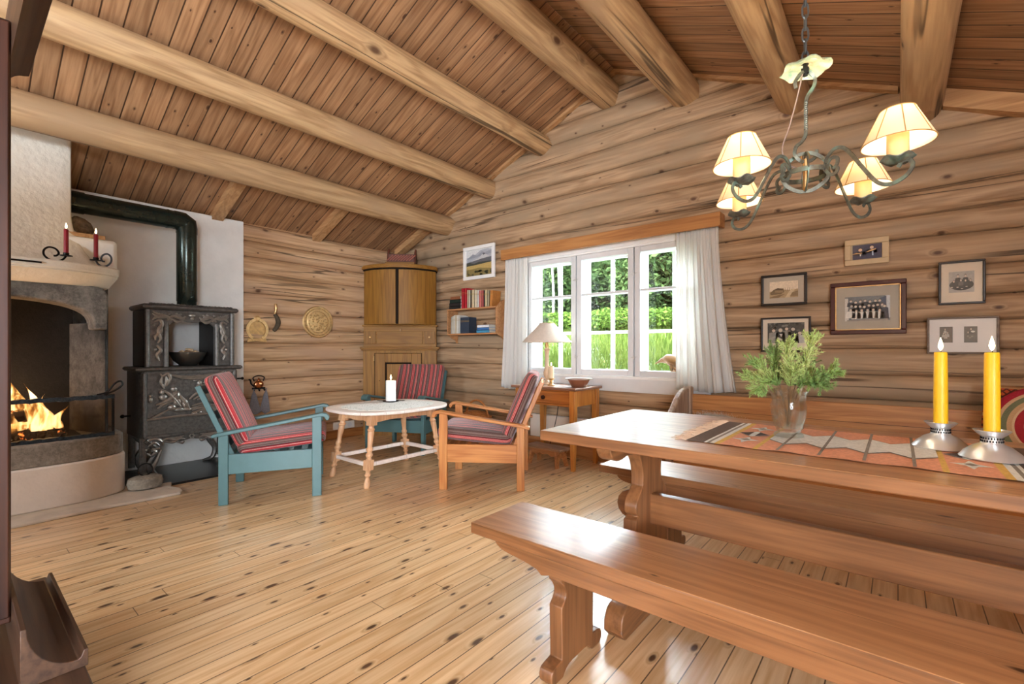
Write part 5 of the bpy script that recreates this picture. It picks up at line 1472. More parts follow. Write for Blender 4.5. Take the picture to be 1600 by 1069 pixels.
def bench(label, y0, y1, x0, x1, zt):
    t = thing('bench', label, 'bench', ((x0 + x1) / 2, (y0 + y1) / 2, 0), group=None)
    bm = NB(); box(bm, x0, x1, y0, y1, zt - .041, zt); sidemat(bm); obj('seat', bm, [M_dinx2, M_dinshaded], t, bevel=.004, world=True)
    for y in (y0 + .035, y1 - .035):
        bm = NB()
        pr = [(x0 + .10, zt - .041)] + cur((x0 + .10, zt - .05), (x0 + .12, zt - .09), (x0 + .20, zt - .075), (x0 + .29, zt - .10)) + [(x0 + .31, zt - .115), (x0 + .34, zt - .106)]
        pr2 = [(x0 + x1 - p[0], p[1]) for p in pr[::-1]]
        prism(bm, pr + pr2, y - .013, y + .013, 'y'); obj('side_rail', bm, M_dinshaded, t, bevel=.003, world=True)
    cy, hw = (y0 + y1) / 2, (y1 - y0) / 2
    for x in (x0 + .345, x1 - .345):
        bm = NB()
        hl = [(hw - .05, zt - .045), (hw - .05, zt - .13)] + cur((hw - .05, zt - .13), (hw - .09, zt - .17), (hw - .085, zt - .19), (hw - .05, zt - .215)) + [(hw - .055, .06), (hw - .02, .055)]
        hl += cur((hw + .0, .05), (hw + .015, .03), (hw + .01, .01), (hw - .005, 0)) + [(hw - .05, 0)] + cur((hw - .06, 0), (hw - .08, .03), (.05, .03), (.02, .03))
        prism(bm, [(cy - a, z) for a, z in hl] + [(cy + a, z) for a, z in hl[::-1]], x - .022, x + .03, 'x'); obj('leg', bm, M_dinz, t, bevel=.004, world=True)
    return t
M_dinx2 = wood('bench_pine_x', S(194, 144, 100), S(158, 112, 74), 'x', 'y', knots=.3, kl=2.4, kc=8, kr=(.05, .12), kcol=S(60, 34, 22), rough=.32, bump=.08, var=.05, spec=.5, board=.157, gap=.004, coat=.25)
bench('long pine bench on the viewer side of the dining table', 1.256, 1.568, -1.238, 1.25, .45)
bench('long pine bench on the wall side of the dining table', 2.345, 2.655, -1.30, 1.20, .45)

# wall bench with end panel
wbn = thing('settle', 'built-on pine wall bench with rounded pale end panel', 'bench', (0, 3.9, 0))
bm = NB(); box(bm, -1.325, 1.55, 3.945, 3.972, .47, .728); obj('backrest', bm, M_bench_wall, wbn, bevel=.004, world=True)
bm = NB(); box(bm, -1.325, 1.55, 3.52, 3.945, .41, .45); obj('seat', bm, M_bench_wall, wbn, bevel=.004, world=True)
bm = NB(); box(bm, -1.325, 1.55, 3.54, 3.56, .02, .41); obj('front_board', bm, M_bench_wall, wbn, bevel=.003, world=True)
bm = NB(); prism(bm, [(3.50, 0), (3.50, .58)] + cur((3.52, .61), (3.60, .63), (3.68, .785), (3.88, .782)) + [(3.90, .78), (3.90, 0)], -1.372, -1.325, 'x'); obj('end_panel', bm, M_greypine, wbn, bevel=.012, seg=3, world=True)
bm = NB(); prism(bm, [(3.895, 0), (3.895, .775)] + [(3.935 - .04 * math.cos(PI * i / 8), .775 + .018 * math.sin(PI * i / 8)) for i in range(1, 8)] + [(3.975, .775), (3.975, 0)], -1.375, -1.315, 'x'); obj('end_post', bm, M_greypine, wbn, bevel=.008, seg=3, world=True)
# sheepskin
def fur(bm, n, fpos, ln, wid, seed, lie=.5):
    r = random.Random(seed)
    for _ in range(n):
        p, nn = fpos(r)
        d = (Vector(nn) + Vector((r.uniform(-lie, lie), r.uniform(-lie, lie), r.uniform(-lie, lie * .4)))).normalized()
        l = ln * r.uniform(.6, 1.2)
        s = d.cross(Vector((r.uniform(-1, 1), r.uniform(-1, 1), r.uniform(-1, 1)))).normalized() * wid
        p = Vector(p)
        m = p + d * l * .55 + Vector((0, 0, .005)); e = p + d * l - Vector((0, 0, l * .22))
        bm.faces.new([bm.verts.new(q) for q in (p - s, p + s, m + s * .7)]); bm.faces.new([bm.verts.new(q) for q in (m - s * .7, m + s * .7, e)])
M_fur = plain('grey_white_wool', S(214, 206, 196), .9, var=.1, scale=20)
sk = thing('sheepskin', 'shaggy grey white sheepskin on the left end of the wall bench', 'sheepskin', (-1.07, 3.75, .4505))
bm = NB()
r_ = random.Random(5)
prism(bm, [(-.20 + .02 * r_.uniform(-1, 1), -.24), (.24, -.25), (.30, -.1), (.28, .18), (-.2, .185), (-.22, 0)], 0.0, .03, 'z')
prism(bm, [(-.2, .03), (.27, .03), (.25, .07), (.14, .10), (.02, .12), (-.12, .13), (-.19, .09)], .155, .188, 'y')
obj('hide', bm, M_fur, sk)
bm = NB()
def skp(r):
    x = r.uniform(-.21, .29)
    if r.random() < .5: return (x, r.uniform(-.24, .17), .03), (0, 0, 1)
    return (x, .152, r.uniform(.03, max(.05, .125 - .25 * max(0, x) - .3 * max(0, -.12 - x)))), (r.uniform(-.3, .3), -.5, .9)
fur(bm, 3800, skp, .062, .0022, 3, .75)
o = obj('fleece', bm, M_fur, sk, smooth=0); o['kind'] = 'stuff'
# cushions at the right end of the wall bench
def orange_mat():
    k = NT('orange_patterned_weave'); o = k.obj()
    u = k.math('FRACT', k.math('DIVIDE', k.math('ADD', o[0], o[2]), .034)); v = k.math('FRACT', k.math('DIVIDE', k.math('SUBTRACT', o[0], o[2]), .034))
    d = k.math('MULTIPLY', k.math('GREATER_THAN', u, .32), k.math('GREATER_THAN', v, .32))
    band = k.math('FRACT', k.math('DIVIDE', k.math('ADD', o[2], 1.0), .17))
    c = k.mix(d, S(96, 50, 40), S(196, 92, 50))
    c = k.mix(k.math('LESS_THAN', band, .12), c, S(214, 172, 128))
    return k.out(k.bsdf(c, .9, 0, k.bump(d, .4, .004)))
def pillow(bm, hx, hz, th, M):
    n = 14
    def P(i, j, s):
        u, v = 2 * i / n - 1, 2 * j / n - 1
        h = th * ((1 - u * u) * (1 - v * v)) ** .42
        return M @ Vector((u * hx * (1 - .05 * v * v), s * h, v * hz * (1 - .05 * u * u)))
    for s in (-1, 1):
        g = [[bm.verts.new(P(i, j, s)) for j in range(n + 1)] for i in range(n + 1)]
        for i in range(n):
            for j in range(n): bm.faces.new((g[i][j], g[i + 1][j], g[i + 1][j + 1], g[i][j + 1]))
    bmesh.ops.remove_doubles(bm, verts=bm.verts, dist=1e-5)
bm = NB(); pillow(bm, .235, .215, .07, Matrix())
tag(obj('cushion', bm, orange_mat(), smooth=180, loc=(.61, 3.845, .672), rot=(R(-13), R(5), 0)), 'orange diamond patterned cushion leaning on the wall bench back', 'cushion')
def rings_mat():
    k = NT('ringed_crochet'); o = k.obj()
    rr = k.math('SQRT', k.math('ADD', k.math('POWER', o[0], 2.0), k.math('POWER', o[2], 2.0)))
    c = k.ramp(k.math('DIVIDE', rr, .24), [(0, S(190, 60, 60)), (.12, S(226, 206, 176)), (.24, S(60, 52, 48)), (.32, S(222, 200, 168)), (.44, S(176, 44, 56)), (.58, S(222, 196, 160)), (.62, S(206, 170, 130)), (.70, S(120, 126, 96)), (.80, S(214, 178, 140)), (.86, S(176, 36, 56))], 'CONSTANT')
    n = k.noise(k.vec, 150, 2)
    return k.out(k.bsdf(c, .9, 0, k.bump(n, .6, .006)))
bm = NB(); lathe(bm, [(.001, -.055), (.10, -.05), (.18, -.035), (.235, -.008), (.24, 0), (.235, .008), (.18, .035), (.10, .05), (.001, .055)], n=40, M=TR(rx=R(90)))
tag(obj('cushion', bm, rings_mat(), smooth=180, loc=(.62, 3.68, .672), rot=(R(-16), 0, 0)), 'round crocheted cushion with red green and cream rings', 'cushion')

# ------------------------------------------------------------------ woven runner
RZ = .7805
def yarn(name, c): return plain('yarn_' + name, S(*c), .92, var=.14, scale=90, bump=.5)
YM = [yarn('rust', (226, 158, 124)), yarn('brown', (96, 76, 62)), yarn('white', (226, 224, 216)), yarn('grey', (140, 130, 118)), yarn('yellow', (222, 180, 92)), yarn('dark', (84, 70, 62))]
rn_ = thing('table_runner', 'handwoven rust and white patterned runner along the dining table', 'table runner', (-.13, 1.91, RZ))
bm = NB(); r_ = random.Random(4)
Y0, Y1 = 1.642, 2.183
def edge(x, s): return .0035 * math.sin(x * 23 + s) + .002 * math.sin(x * 51 + 2 * s)
def band(x0, x1, mi, z=0.0):
    n = max(2, int((x1 - x0) / .02)); m = 14
    g = []
    for i in range(n + 1):
        x = x0 + (x1 - x0) * i / n
        ya, yb = Y0 + edge(x, 1), Y1 + edge(x, 3)
        g.append([bm.verts.new((x, ya + (yb - ya) * j / m, RZ + .0025 + z + .0012 * math.sin(x * 40 + j) * (1 if j in (0, m) else .2))) for j in range(m + 1)])
    for i in range(n):
        for j in range(m): bm.faces.new((g[i][j], g[i + 1][j], g[i + 1][j + 1], g[i][j + 1])).material_index = mi
XC = -.128
bands = [(-.442, -.384, 1), (-.384, -.375, 2), (-.375, -.365, 3), (-.365, -.350, 2), (-.350, -.332, 4), (-.332, -.232, 0), (-.232, -.218, 4), (-.218, .218, 0)]
for a, b, m_ in bands: band(XC + a, XC + b, m_)
for a, b, m_ in bands[:-1][::-1]: band(XC - b, XC - a, m_)
def patch(pts, mi, z): poly(bm, [(x, y, RZ + .0025 + z) for x, y in pts], mi)
CY = 1.912
def hexband(w0, w1, mi, z):
    xs = [-.218 + .436 * i / 8 for i in range(9)]
    for i in range(8):
        ha, hb = (w0 if i % 2 == 0 else w1), (w1 if i % 2 == 0 else w0)
        patch([(XC + xs[i], CY - ha), (XC + xs[i + 1], CY - hb), (XC + xs[i + 1], CY + hb), (XC + xs[i], CY + ha)], mi, z)
hexband(.083, .147, 3, .0016); hexband(.075, .139, 2, .0024)
for x in (-.163, -.054, .054, .163): patch([(XC + x - .004, Y0 + .005), (XC + x + .004, Y0 + .005), (XC + x + .004, Y1 - .005), (XC + x - .004, Y1 - .005)], 3, .0032)
for sx in (-1, 1):
    cx = XC + sx * .282
    for cy in (CY - .135, CY + .135):
        patch([(cx - .045, cy), (cx - .012, cy - .018), (cx, cy - .062), (cx + .012, cy - .018), (cx + .045, cy), (cx + .012, cy + .018), (cx, cy + .062), (cx - .012, cy + .018)], 2, .0016)
        patch([(cx - .016, cy), (cx, cy - .02), (cx + .016, cy), (cx, cy + .02)], 3, .0024)
    patch([(cx - .05, CY), (cx, CY - .06), (cx + .05, CY), (cx, CY + .06)], 2, .0016)
    patch([(cx - .05, CY), (cx - .01, CY - .045), (cx - .01, CY + .045)], 5, .0024); patch([(cx + .05, CY), (cx + .01, CY - .045), (cx + .01, CY + .045)], 5, .0024)
bmesh.ops.remove_doubles(bm, verts=bm.verts, dist=1e-6)
obj('weave', bm, YM, rn_, world=True, smooth=0)
bm = NB()
for s, x0 in ((-1, XC - .442), (1, XC + .442)):
    for i in range(70):
        y = Y0 + (Y1 - Y0) * (i + r_.random() * .6) / 70
        l = r_.uniform(.03, .065)
        tube(bm, [(x0, y, RZ + .003), (x0 + s * l * .5, y + r_.uniform(-.012, .012), RZ + .006), (x0 + s * l, y + r_.uniform(-.025, .025), RZ + .003)], .0013, 4)
fr_ = obj('fringe', bm, plain('fringe_yarn', S(216, 186, 158), .9), rn_, world=True); fr_['kind'] = 'stuff'
RT = RZ + .006

# ------------------------------------------------------------------ glass vase with juniper
VX, VY = -.304, 1.93
va = thing('vase', 'cut glass vase holding juniper sprigs on the runner', 'vase', (VX, VY, RT))
bm = NB()
prof = [(.040, 0), (.048, .002), (.046, .010), (.038, .018), (.040, .03), (.050, .06), (.055, .09), (.056, .11), (.053, .125), (.055, .145), (.064, .170)]
inner = [(.061, .170), (.051, .145), (.049, .125), (.051, .11), (.050, .09), (.045, .06), (.033, .03), (.001, .026)]
n = 40; rings = []
for k_, (r0, z) in enumerate(prof + inner):
    ring = []
    for i in range(n):
        a = 2 * PI * i / n
        out = k_ < len(prof)
        cut = 0
        if out and .025 < z < .12: cut = .0022 * (abs(math.sin(a * 5 + z * 55)) + abs(math.sin(a * 5 - z * 55)) - 1)
        zz = z + (.006 * math.cos(6 * a) if z > .165 else 0)
        ring.append(bm.verts.new(((r0 + cut) * math.cos(a), (r0 + cut) * math.sin(a), zz)))
    rings.append(ring)
for a, b in zip(rings, rings[1:]):
    for i in range(n): bm.faces.new((a[i], a[(i + 1) % n], b[(i + 1) % n], b[i]))
bm.faces.new(rings[0]); bm.faces.new(rings[-1])
obj('glass_body', bm, M_crystal, va, smooth=30)
def needle_mat():
    k = NT('juniper_needles'); o = k.obj()
    n = k.noise(k.vec, 9, 2)
    w = k.rand()
    c = k.ramp(k.math('ADD', k.math('MULTIPLY', n, .7), k.math('MULTIPLY', w, .3)), [(.3, S(110, 146, 92)), (.5, S(172, 202, 124)), (.7, S(220, 232, 160))])
    d = k.n('ShaderNodeBsdfDiffuse'); k.put(d.inputs[0], c); t = k.n('ShaderNodeBsdfTranslucent'); k.put(t.inputs[0], c)
    x = k.n('ShaderNodeMixShader'); x.inputs[0].default_value = .3; k.put(x.inputs[1], d.outputs[0]); k.put(x.inputs[2], t.outputs[0])
    return k.out(x.outputs[0])
M_needle = needle_mat(); M_twig = plain('juniper_twig', S(110, 84, 58), .8, var=.2)
tips = [(-.120, .0, .265, 'tall sprig leaning left in the vase'), (-.145, -.02, .20, 'sprig reaching farthest left from the vase'), (-.06, .04, .31, 'upright sprig left of centre in the vase'), (.0, -.01, .33, 'upright sprig in the middle of the vase'),
        (.075, .01, .355, 'tallest sprig pointing up to the right'), (.15, -.03, .235, 'sprig reaching farthest right from the vase'), (.11, -.05, .19, 'low front sprig drooping right over the vase rim'), (-.09, -.06, .16, 'low front sprig drooping left over the vase rim'),
        (.03, -.09, .24, 'sprig leaning out toward the viewer from the vase'), (.05, .09, .27, 'sprig behind the others, leaning to the wall')]
for si, (tx, ty, tz, lb) in enumerate(tips):
    r_ = random.Random(100 + si)
    t = thing('juniper_sprig', 'juniper ' + lb, 'sprig', (VX, VY, RT + .03), group='juniper sprigs in the glass vase')
    rr_ = math.hypot(tx, ty) + 1e-6; ux, uy = tx / rr_, ty / rr_; q_ = min(.036, rr_ * .5)
    P = smoothpts([(ux * .004, uy * .004, .004), (ux * q_ * .35, uy * q_ * .35, .075), (ux * q_, uy * q_, .152), (ux * (q_ + rr_) * .52, uy * (q_ + rr_) * .52, max(.165, .152 + (tz - .17) * .6)), (tx, ty, tz - .03)], 5)
    bm = NB(); tube(bm, P, .0022, 5, scale=[1 - .7 * i / (len(P) - 1) for i in range(len(P))])
    bn = NB()
    def needles(A, B, cnt, ln):
        A, B = Vector(A), Vector(B); d = (B - A).normalized()
        for q in range(cnt):
            p = A.lerp(B, r_.random())
            v = Vector((r_.uniform(-1, 1), r_.uniform(-1, 1), r_.uniform(-1, 1))); v = (v - d * v.dot(d)).normalized()
            e = p + (v * .75 + d * .75).normalized() * ln * r_.uniform(.7, 1.2)
            s = v.cross(d) * .0016
            bn.faces.new([bn.verts.new(c) for c in (p - s, e, p + s)])
            s2 = d * .0014
            bn.faces.new([bn.verts.new(c) for c in (p - s2, e, p + s2)])
    for i in range(10, len(P) - 1):
        needles(P[i], P[i + 1], 18, .013)
    for b_ in range(56):
        i = r_.randint(10, len(P) - 2)
        base = P[i]; d = (P[min(i + 2, len(P) - 1)] - P[i - 1]).normalized()
        v = Vector((r_.uniform(-1, 1), r_.uniform(-1, 1), r_.uniform(-.3, .9))).normalized()
        L = r_.uniform(.03, .075) * (1.25 - .6 * i / len(P))
        e = base + (d * .7 + v * .8).normalized() * L
        tube(bm, [base, base.lerp(e, .5), e], .001, 4)
        needles(base, e, 38, .012)
    obj('twig', bm, M_twig, t); obj('needles', bn, M_needle, t, smooth=0)

# ------------------------------------------------------------------ candlesticks
for x, y, lb, lc in ((.105, 2.022, 'pewter candlestick nearer the juniper vase on the runner', 'lit yellow candle nearer the juniper vase'), (.208, 1.912, 'pewter candlestick farther from the vase, toward the runner end', 'lit yellow candle farther from the vase, toward the runner end')):
    t = thing('candlestick', lb, 'candlestick', (x, y, RT), group='pewter candlesticks on the dining table')
    bm = NB(); lathe(bm, [(.070, 0), (.0715, .002), (.060, .018), (.042, .034), (.026, .042), (.024, .046), (.001, .046)], n=40); obj('base', bm, M_pewter, t)
    bm = NB(); lathe(bm, [(.023, .045), (.0225, .062), (.001, .062)], n=32); cl = obj('collar', bm, M_pewter, t)
    bm = NB()
    for i in range(24):
        a = 2 * PI * i / 24
        for k_ in range(2): blob(bm, (.0232 * math.cos(a + k_ * .13), .0232 * math.sin(a + k_ * .13), .050 + .008 * k_), (.0022, .0022, .0036), 1)
    obj('pierced_band', bm, M_irondark, cl)
    bm = NB(); lathe(bm, [(.022, .061), (.030, .068), (.041, .080), (.040, .081), (.026, .070), (.019, .066), (.001, .066)], n=36); obj('drip_cup', bm, M_pewter, t)
    candle(x, y, RT + .0665, .0178, .237, M_wax_yellow, lc, 'yellow candles on the dining table', 1.0, .92)
# ------------------------------------------------------------------ wrought iron chandelier over the dining table
CX, CYY = -.262, 2.005
cn = thing('chandelier', 'four-armed wrought iron chandelier with lit cloth shades', 'chandelier', (CX, CYY, 1.66))
def chain_link(bm, c, rot):
    P = []
    for i in range(16):
        a = 2 * PI * i / 16
        x, z = .010 * math.cos(a), .021 * math.sin(a)
        z += .006 * (1 if math.sin(a) > 0 else -1)
        P.append(Vector((c[0] + x * math.cos(rot), c[1] + x * math.sin(rot), c[2] + z)))
    tube(bm, P, .0035, 6, closed=True)
z = 2.165; i = 0
ztop = zr(CX)
while z < ztop - .06:
    bm = NB(); chain_link(bm, (0, 0, z - 1.66), (i % 2) * PI / 2 + .4); obj('chain_link', bm, M_steel, cn); z += .0435; i += 1
bm = NB(); tube(bm, [(0, 0, ztop - 1.66), (0, 0, ztop - 1.66 - .05), (.012, 0, ztop - 1.66 - .066), (0, 0, ztop - 1.66 - .08), (-.012, 0, ztop - 1.66 - .066)], .004, 6); lathe(bm, [(.02, 0), (.022, -.006), (.005, -.01)], (0, 0, ztop - 1.66 + .002), 16); obj('ceiling_hook', bm, M_steel, cn)
bm = NB(); n = 36; rg = []
for k_, (r0, z0) in enumerate(((.012, .026), (.03, .018), (.045, .022), (.062, .012), (.078, .004), (.079, .0), (.062, .008), (.045, .017), (.03, .013), (.012, .020))):
    rg.append([bm.verts.new((r0 * (1 + (.07 * math.cos(6 * a) if r0 > .05 else 0)) * math.cos(a), r0 * (1 + (.07 * math.cos(6 * a) if r0 > .05 else 0)) * math.sin(a), .462 + z0 + (.006 * math.cos(6 * a + 1) if r0 > .05 else 0))) for a in [2 * PI * j / n for j in range(n)]])
for a, b in zip(rg, rg[1:] + rg[:1]):
    for j in range(n): bm.faces.new((a[j], a[(j + 1) % n], b[(j + 1) % n], b[j]))
obj('canopy', bm, M_verdplate, cn)
bm = NB(); tube(bm, [(0, 0, .44), (0, 0, .505)], .008, 8); box(bm, -.012, .012, -.008, .008, .448, .468); obj('canopy_screw', bm, M_irondark, cn)
# S-shaped hook in the picture-facing plane
ax = Vector((.77, .64, 0))
def H(P, w, t): return [Vector((0, 0, z)) + ax * a for a, z in P]
bm = NB()
P = [(-.034, .395), (-.036, .42), (-.012, .452), (.016, .452), (.036, .43), (.03, .40), (.008, .365), (.002, .33), (.002, .28), (.002, .23), (-.012, .20), (-.034, .18), (-.038, .15), (-.015, .128), (.015, .128), (.038, .145), (.042, .17)]
sweep(bm, smoothpts(H(P, 0, 0), 5), rect(.011, .008), up=(0, 0.6, .01))
for s in range(14): blob(bm, (ax * .002) + Vector((0, 0, .245 + .0075 * s)), (.0075, .0075, .004), 1)
obj('hook', bm, M_verd, cn)
bm = NB(); tube(bm, smoothpts([ax * -.01 + Vector((0, 0, .45)), ax * -.03 + Vector((0, 0, .36)), ax * -.06 + Vector((0, 0, .25)), ax * -.085 + Vector((0, 0, .17)), ax * -.06 + Vector((0, 0, .115)), Vector((-.01, 0, .10))], 6), .0025, 6); obj('lamp_flex', bm, plain('flex', S(150, 130, 120), .5), cn)
# body: ring, cross straps
bm = NB(); sweep(bm, [(.075 * math.cos(a), .075 * math.sin(a), .078) for a in [2 * PI * i / 36 for i in range(36)]], rect(.004, .017), closed=True, up=(0, 0, 1)); obj('body_ring', bm, M_verd, cn)
for k_ in range(2):
    bm = NB(); a = R(-75 + 90 * k_)
    P = [(-.075, .08), (-.06, .12), (-.025, .148), (0, .152), (.025, .148), (.06, .12), (.075, .08)]
    sweep(bm, smoothpts([(q * math.cos(a), q * math.sin(a), z_ + .004 * k_) for q, z_ in P], 5), rect(.013, .004), up=(-math.sin(a), math.cos(a), 0)); obj('upper_strap', bm, M_verd, cn)
    bm = NB(); P = [(-.075, .08), (-.06, .05), (-.025, .025), (0, .022), (.025, .025), (.06, .05), (.075, .08)]
    sweep(bm, smoothpts([(q * math.cos(a), q * math.sin(a), z_ - .004 * k_) for q, z_ in P], 5), rect(.013, .004), up=(-math.sin(a), math.cos(a), 0)); obj('lower_strap', bm, M_verd, cn)
bm = NB(); tube(bm, [(0, 0, .02), (0, 0, .135)], .008, 8); tube(bm, [(.012 * math.cos(a) , 0, .145 + .016 * math.sin(a)) for a in [2 * PI * i / 14 for i in range(14)]], .003, 5, closed=True); obj('centre_rod', bm, M_brassdark, cn)
M_tube = plain('candle_tube_card', S(236, 196, 140), .6, var=.05)
bulbs = []
for k_, ang in enumerate((-120, -31, 59, 149)):
    a = R(ang); ca, sa = math.cos(a), math.sin(a); RR = .305
    def A(P): return [(q * ca, q * sa, z_) for q, z_ in P]
    bm = NB()
    P = [(.105, .062), (.118, .075), (.118, .095), (.098, .102), (.078, .085), (.082, .108), (.105, .128), (.135, .124), (.165, .09), (.20, .035), (.245, -.030), (.285, -.050), (.325, -.040), (.345, -.016), (.337, .006), (.318, .008), (.306, -.006)]
    sweep(bm, smoothpts(A(P), 5), rect(.0115, .004), up=(-sa, ca, 0)); arm = obj('arm', bm, M_verd, cn)
    bm = NB(); P = [(.075, .07), (.092, .048), (.112, .045), (.12, .058), (.112, .068)]
    sweep(bm, smoothpts(A(P), 5), rect(.0115, .004), up=(-sa, ca, 0)); obj('arm_scroll', bm, M_verd, arm)
    cx, cy = RR * ca, RR * sa
    bm = NB(); lathe(bm, [(.010, .005), (.028, .010), (.044, .020), (.045, .023), (.028, .015), (.003, .013)], (cx, cy, 0), 32, wav=.005, wn=5); obj('drip_pan', bm, M_verd, arm)
    bm = NB(); lathe(bm, [(.0275, .015), (.0275, .118), (.025, .122), (.012, .122)], (cx, cy, 0), 24); obj('candle_tube', bm, M_tube, arm)
    bm = NB(); lathe(bm, [(.090, .066), (.0908, .068), (.044, .168), (.0425, .168), (.0895, .066)], (cx, cy, 0), 40); bmesh.ops.delete(bm, geom=[f for f in bm.faces if len(f.verts) > 4], context='FACES_ONLY'); sh_ = obj('lamp_shade', bm, M_shade, cn, smooth=60)
    bm = NB()
    for r0, z0 in ((.0912, .067), (.044, .168)): tube(bm, [(cx + r0 * math.cos(b), cy + r0 * math.sin(b), z0) for b in [2 * PI * i / 40 for i in range(40)]], .0018, 5, closed=True)
    for i in range(8):
        b = 2 * PI * i / 8 + .2; tube(bm, [(cx + .0912 * math.cos(b), cy + .0912 * math.sin(b), .067), (cx + .044 * math.cos(b), cy + .044 * math.sin(b), .168)], .0016, 5)
    obj('shade_trim', bm, M_shadetrim, sh_)
    bm = NB(); lathe(bm, [(.006, .122), (.012, .130), (.015, .142), (.011, .154), (.003, .166)], (cx, cy, 0), 14); obj('bulb', bm, glow('bulb_glow', (1, .86, .62), 40.0) if k_ == 0 else bpy.data.materials['bulb_glow'], cn, smooth=180)
    bulbs.append((CX + cx, CYY + cy, 1.66 + .145))
# ------------------------------------------------------------------ garden behind the window
def leaf_mat(name, a, b, c):
    k = NT(name); k.obj()
    n = k.noise(k.vec, 3.0, 3)
    w = k.n('ShaderNodeNewGeometry').outputs['Random Per Island']
    col = k.ramp(k.math('ADD', k.math('MULTIPLY', n, .5), k.math('MULTIPLY', w, .5)), [(.25, a), (.5, b), (.75, c)])
    d = k.n('ShaderNodeBsdfDiffuse'); k.put(d.inputs[0], col); t = k.n('ShaderNodeBsdfTranslucent'); k.put(t.inputs[0], col)
    x = k.n('ShaderNodeMixShader'); x.inputs[0].default_value = .35; k.put(x.inputs[1], d.outputs[0]); k.put(x.inputs[2], t.outputs[0])
    return k.out(x.outputs[0])
M_leafdark = leaf_mat('dark_leaves', S(22, 32, 16), S(42, 56, 30), S(74, 88, 52))
M_leafmid = leaf_mat('bush_leaves', S(34, 48, 18), S(56, 74, 28), S(82, 96, 42))
M_grass = leaf_mat('grass_blades', S(40, 52, 20), S(60, 74, 30), S(86, 92, 46))
k = NT('garden_ground'); k.obj()
M_ground = k.out(k.bsdf(k.mix(k.noise(k.vec, 5, 4, .6), S(32, 40, 16), S(54, 62, 28)), .95))
def gz(y): return .66 + .17 * (y - 4.4)
bm = NB(); g = []
for i in range(31):
    y = 4.4 + 14 * i / 30
    g.append([bm.verts.new((-17 + 23 * j / 30, y, gz(y) + .06 * math.sin(j * 1.3 + i))) for j in range(31)])
for a, b in zip(g, g[1:]):
    for j in range(30): bm.faces.new((a[j], a[j + 1], b[j + 1], b[j]))
tag(obj('ground', bm, M_ground), 'rising green slope outside the window', kind='structure')
bm = NB(); r_ = random.Random(31)
for i in range(26000):
    y = 4.6 + 5.5 * r_.random() ** 1.2; x = -1.0 - (y) * r_.uniform(.05, 1.05)
    z = gz(y); h = r_.uniform(.06, .2); l = r_.uniform(-.07, .07); m = r_.uniform(-.07, .07); s = r_.uniform(.006, .014)
    bm.faces.new([bm.verts.new(p) for p in ((x - s, y, z), (x + s, y, z), (x + l, y + m, z + h))])
tag(obj('grass', bm, M_grass, smooth=0), 'bright green grass on the slope outside the window', 'grass', kind='stuff')
def leaves(bm, n, c, rad, size, seed, hollow=.55):
    r = random.Random(seed)
    for _ in range(n):
        v = Vector((r.gauss(0, 1), r.gauss(0, 1), r.gauss(0, 1))).normalized() * (hollow + (1 - hollow) * r.random()) 
        p = Vector((c[0] + v.x * rad[0], c[1] + v.y * rad[1], c[2] + v.z * rad[2]))
        a = Vector((r.uniform(-1, 1), r.uniform(-1, 1), r.uniform(-.8, .5))).normalized(); b = a.cross(Vector((r.uniform(-1, 1), r.uniform(-1, 1), r.uniform(-1, 1)))).normalized()
        s = size * r.uniform(.6, 1.3)
        bm.faces.new([bm.verts.new(q) for q in (p - a * s, p + b * s * .45, p + a * s, p - b * s * .45)])
def shrub(label, x, y, rx, rz, n, size, mat, name, cat, group, trunk=.06, seed=0, ry=None):
    t = thing(name, label, cat, (x, y, gz(y)), group=group)
    bm = NB(); rr = random.Random(seed)
    leaves(bm, n, (0, 0, rz * .95), (rx, ry or rx * .8, rz), size, seed)
    for q in range(5): leaves(bm, n // 8, (rr.uniform(-.7, .7) * rx, rr.uniform(-.6, .3) * rx, rz * rr.uniform(.4, 1.7)), (rx * .45, rx * .4, rz * .35), size, seed * 7 + q)
    obj('foliage', bm, mat, t, smooth=0)
    bm = NB()
    for q in range(3): tube(bm, [(rr.uniform(-.1, .1), 0, -.1), (rr.uniform(-.3, .3) * rx, rr.uniform(-.2, .2), rz), (rr.uniform(-.5, .5) * rx, rr.uniform(-.3, .3), rz * 1.6)], trunk, 6, scale=[1, .7, .3])
    obj('stem', bm, M_bark, t)
TL = ['dark leafy tree outside, behind the left window light', 'dark leafy tree outside, left of the birch trunks', 'dark leafy tree outside, behind the birch trunks', 'dark leafy tree outside, left half of the middle light', 'dark leafy tree outside, right half of the middle light', 'dark leafy tree outside, left half of the right light', 'dark leafy tree outside, next to the right curtain', 'dark leafy tree outside, hidden mostly by the right curtain']
for i, (x, y) in enumerate(((-11.6, 12.2), (-9.8, 11.4), (-8.3, 12.0), (-6.9, 11.2), (-5.6, 12.2), (-4.4, 11.0), (-3.2, 11.8), (-1.9, 11.2))):
    shrub(TL[i], x, y, 1.35, 1.02 + .08 * (i % 3), 6500, .085, M_leafdark, 'garden_tree', 'tree', 'dark trees at the top of the slope', .09, 40 + i)
BL_ = ['light green bush outside at the foot of the trees, far left', 'light green bush outside below the birches', 'light green bush outside in the middle light', 'light green bush outside between the middle and right lights', 'light green bush outside in the right light', 'light green bush outside beside the right curtain']
for i, (x, y) in enumerate(((-8.6, 9.3), (-7.3, 9.0), (-5.6, 9.2), (-4.6, 8.9), (-3.5, 9.1), (-2.5, 8.9))):
    shrub(BL_[i], x, y, .8, .24 + .04 * (i % 2), 2600, .045, M_leafmid, 'garden_bush', 'bush', 'light bushes on the slope', .02, 70 + i)
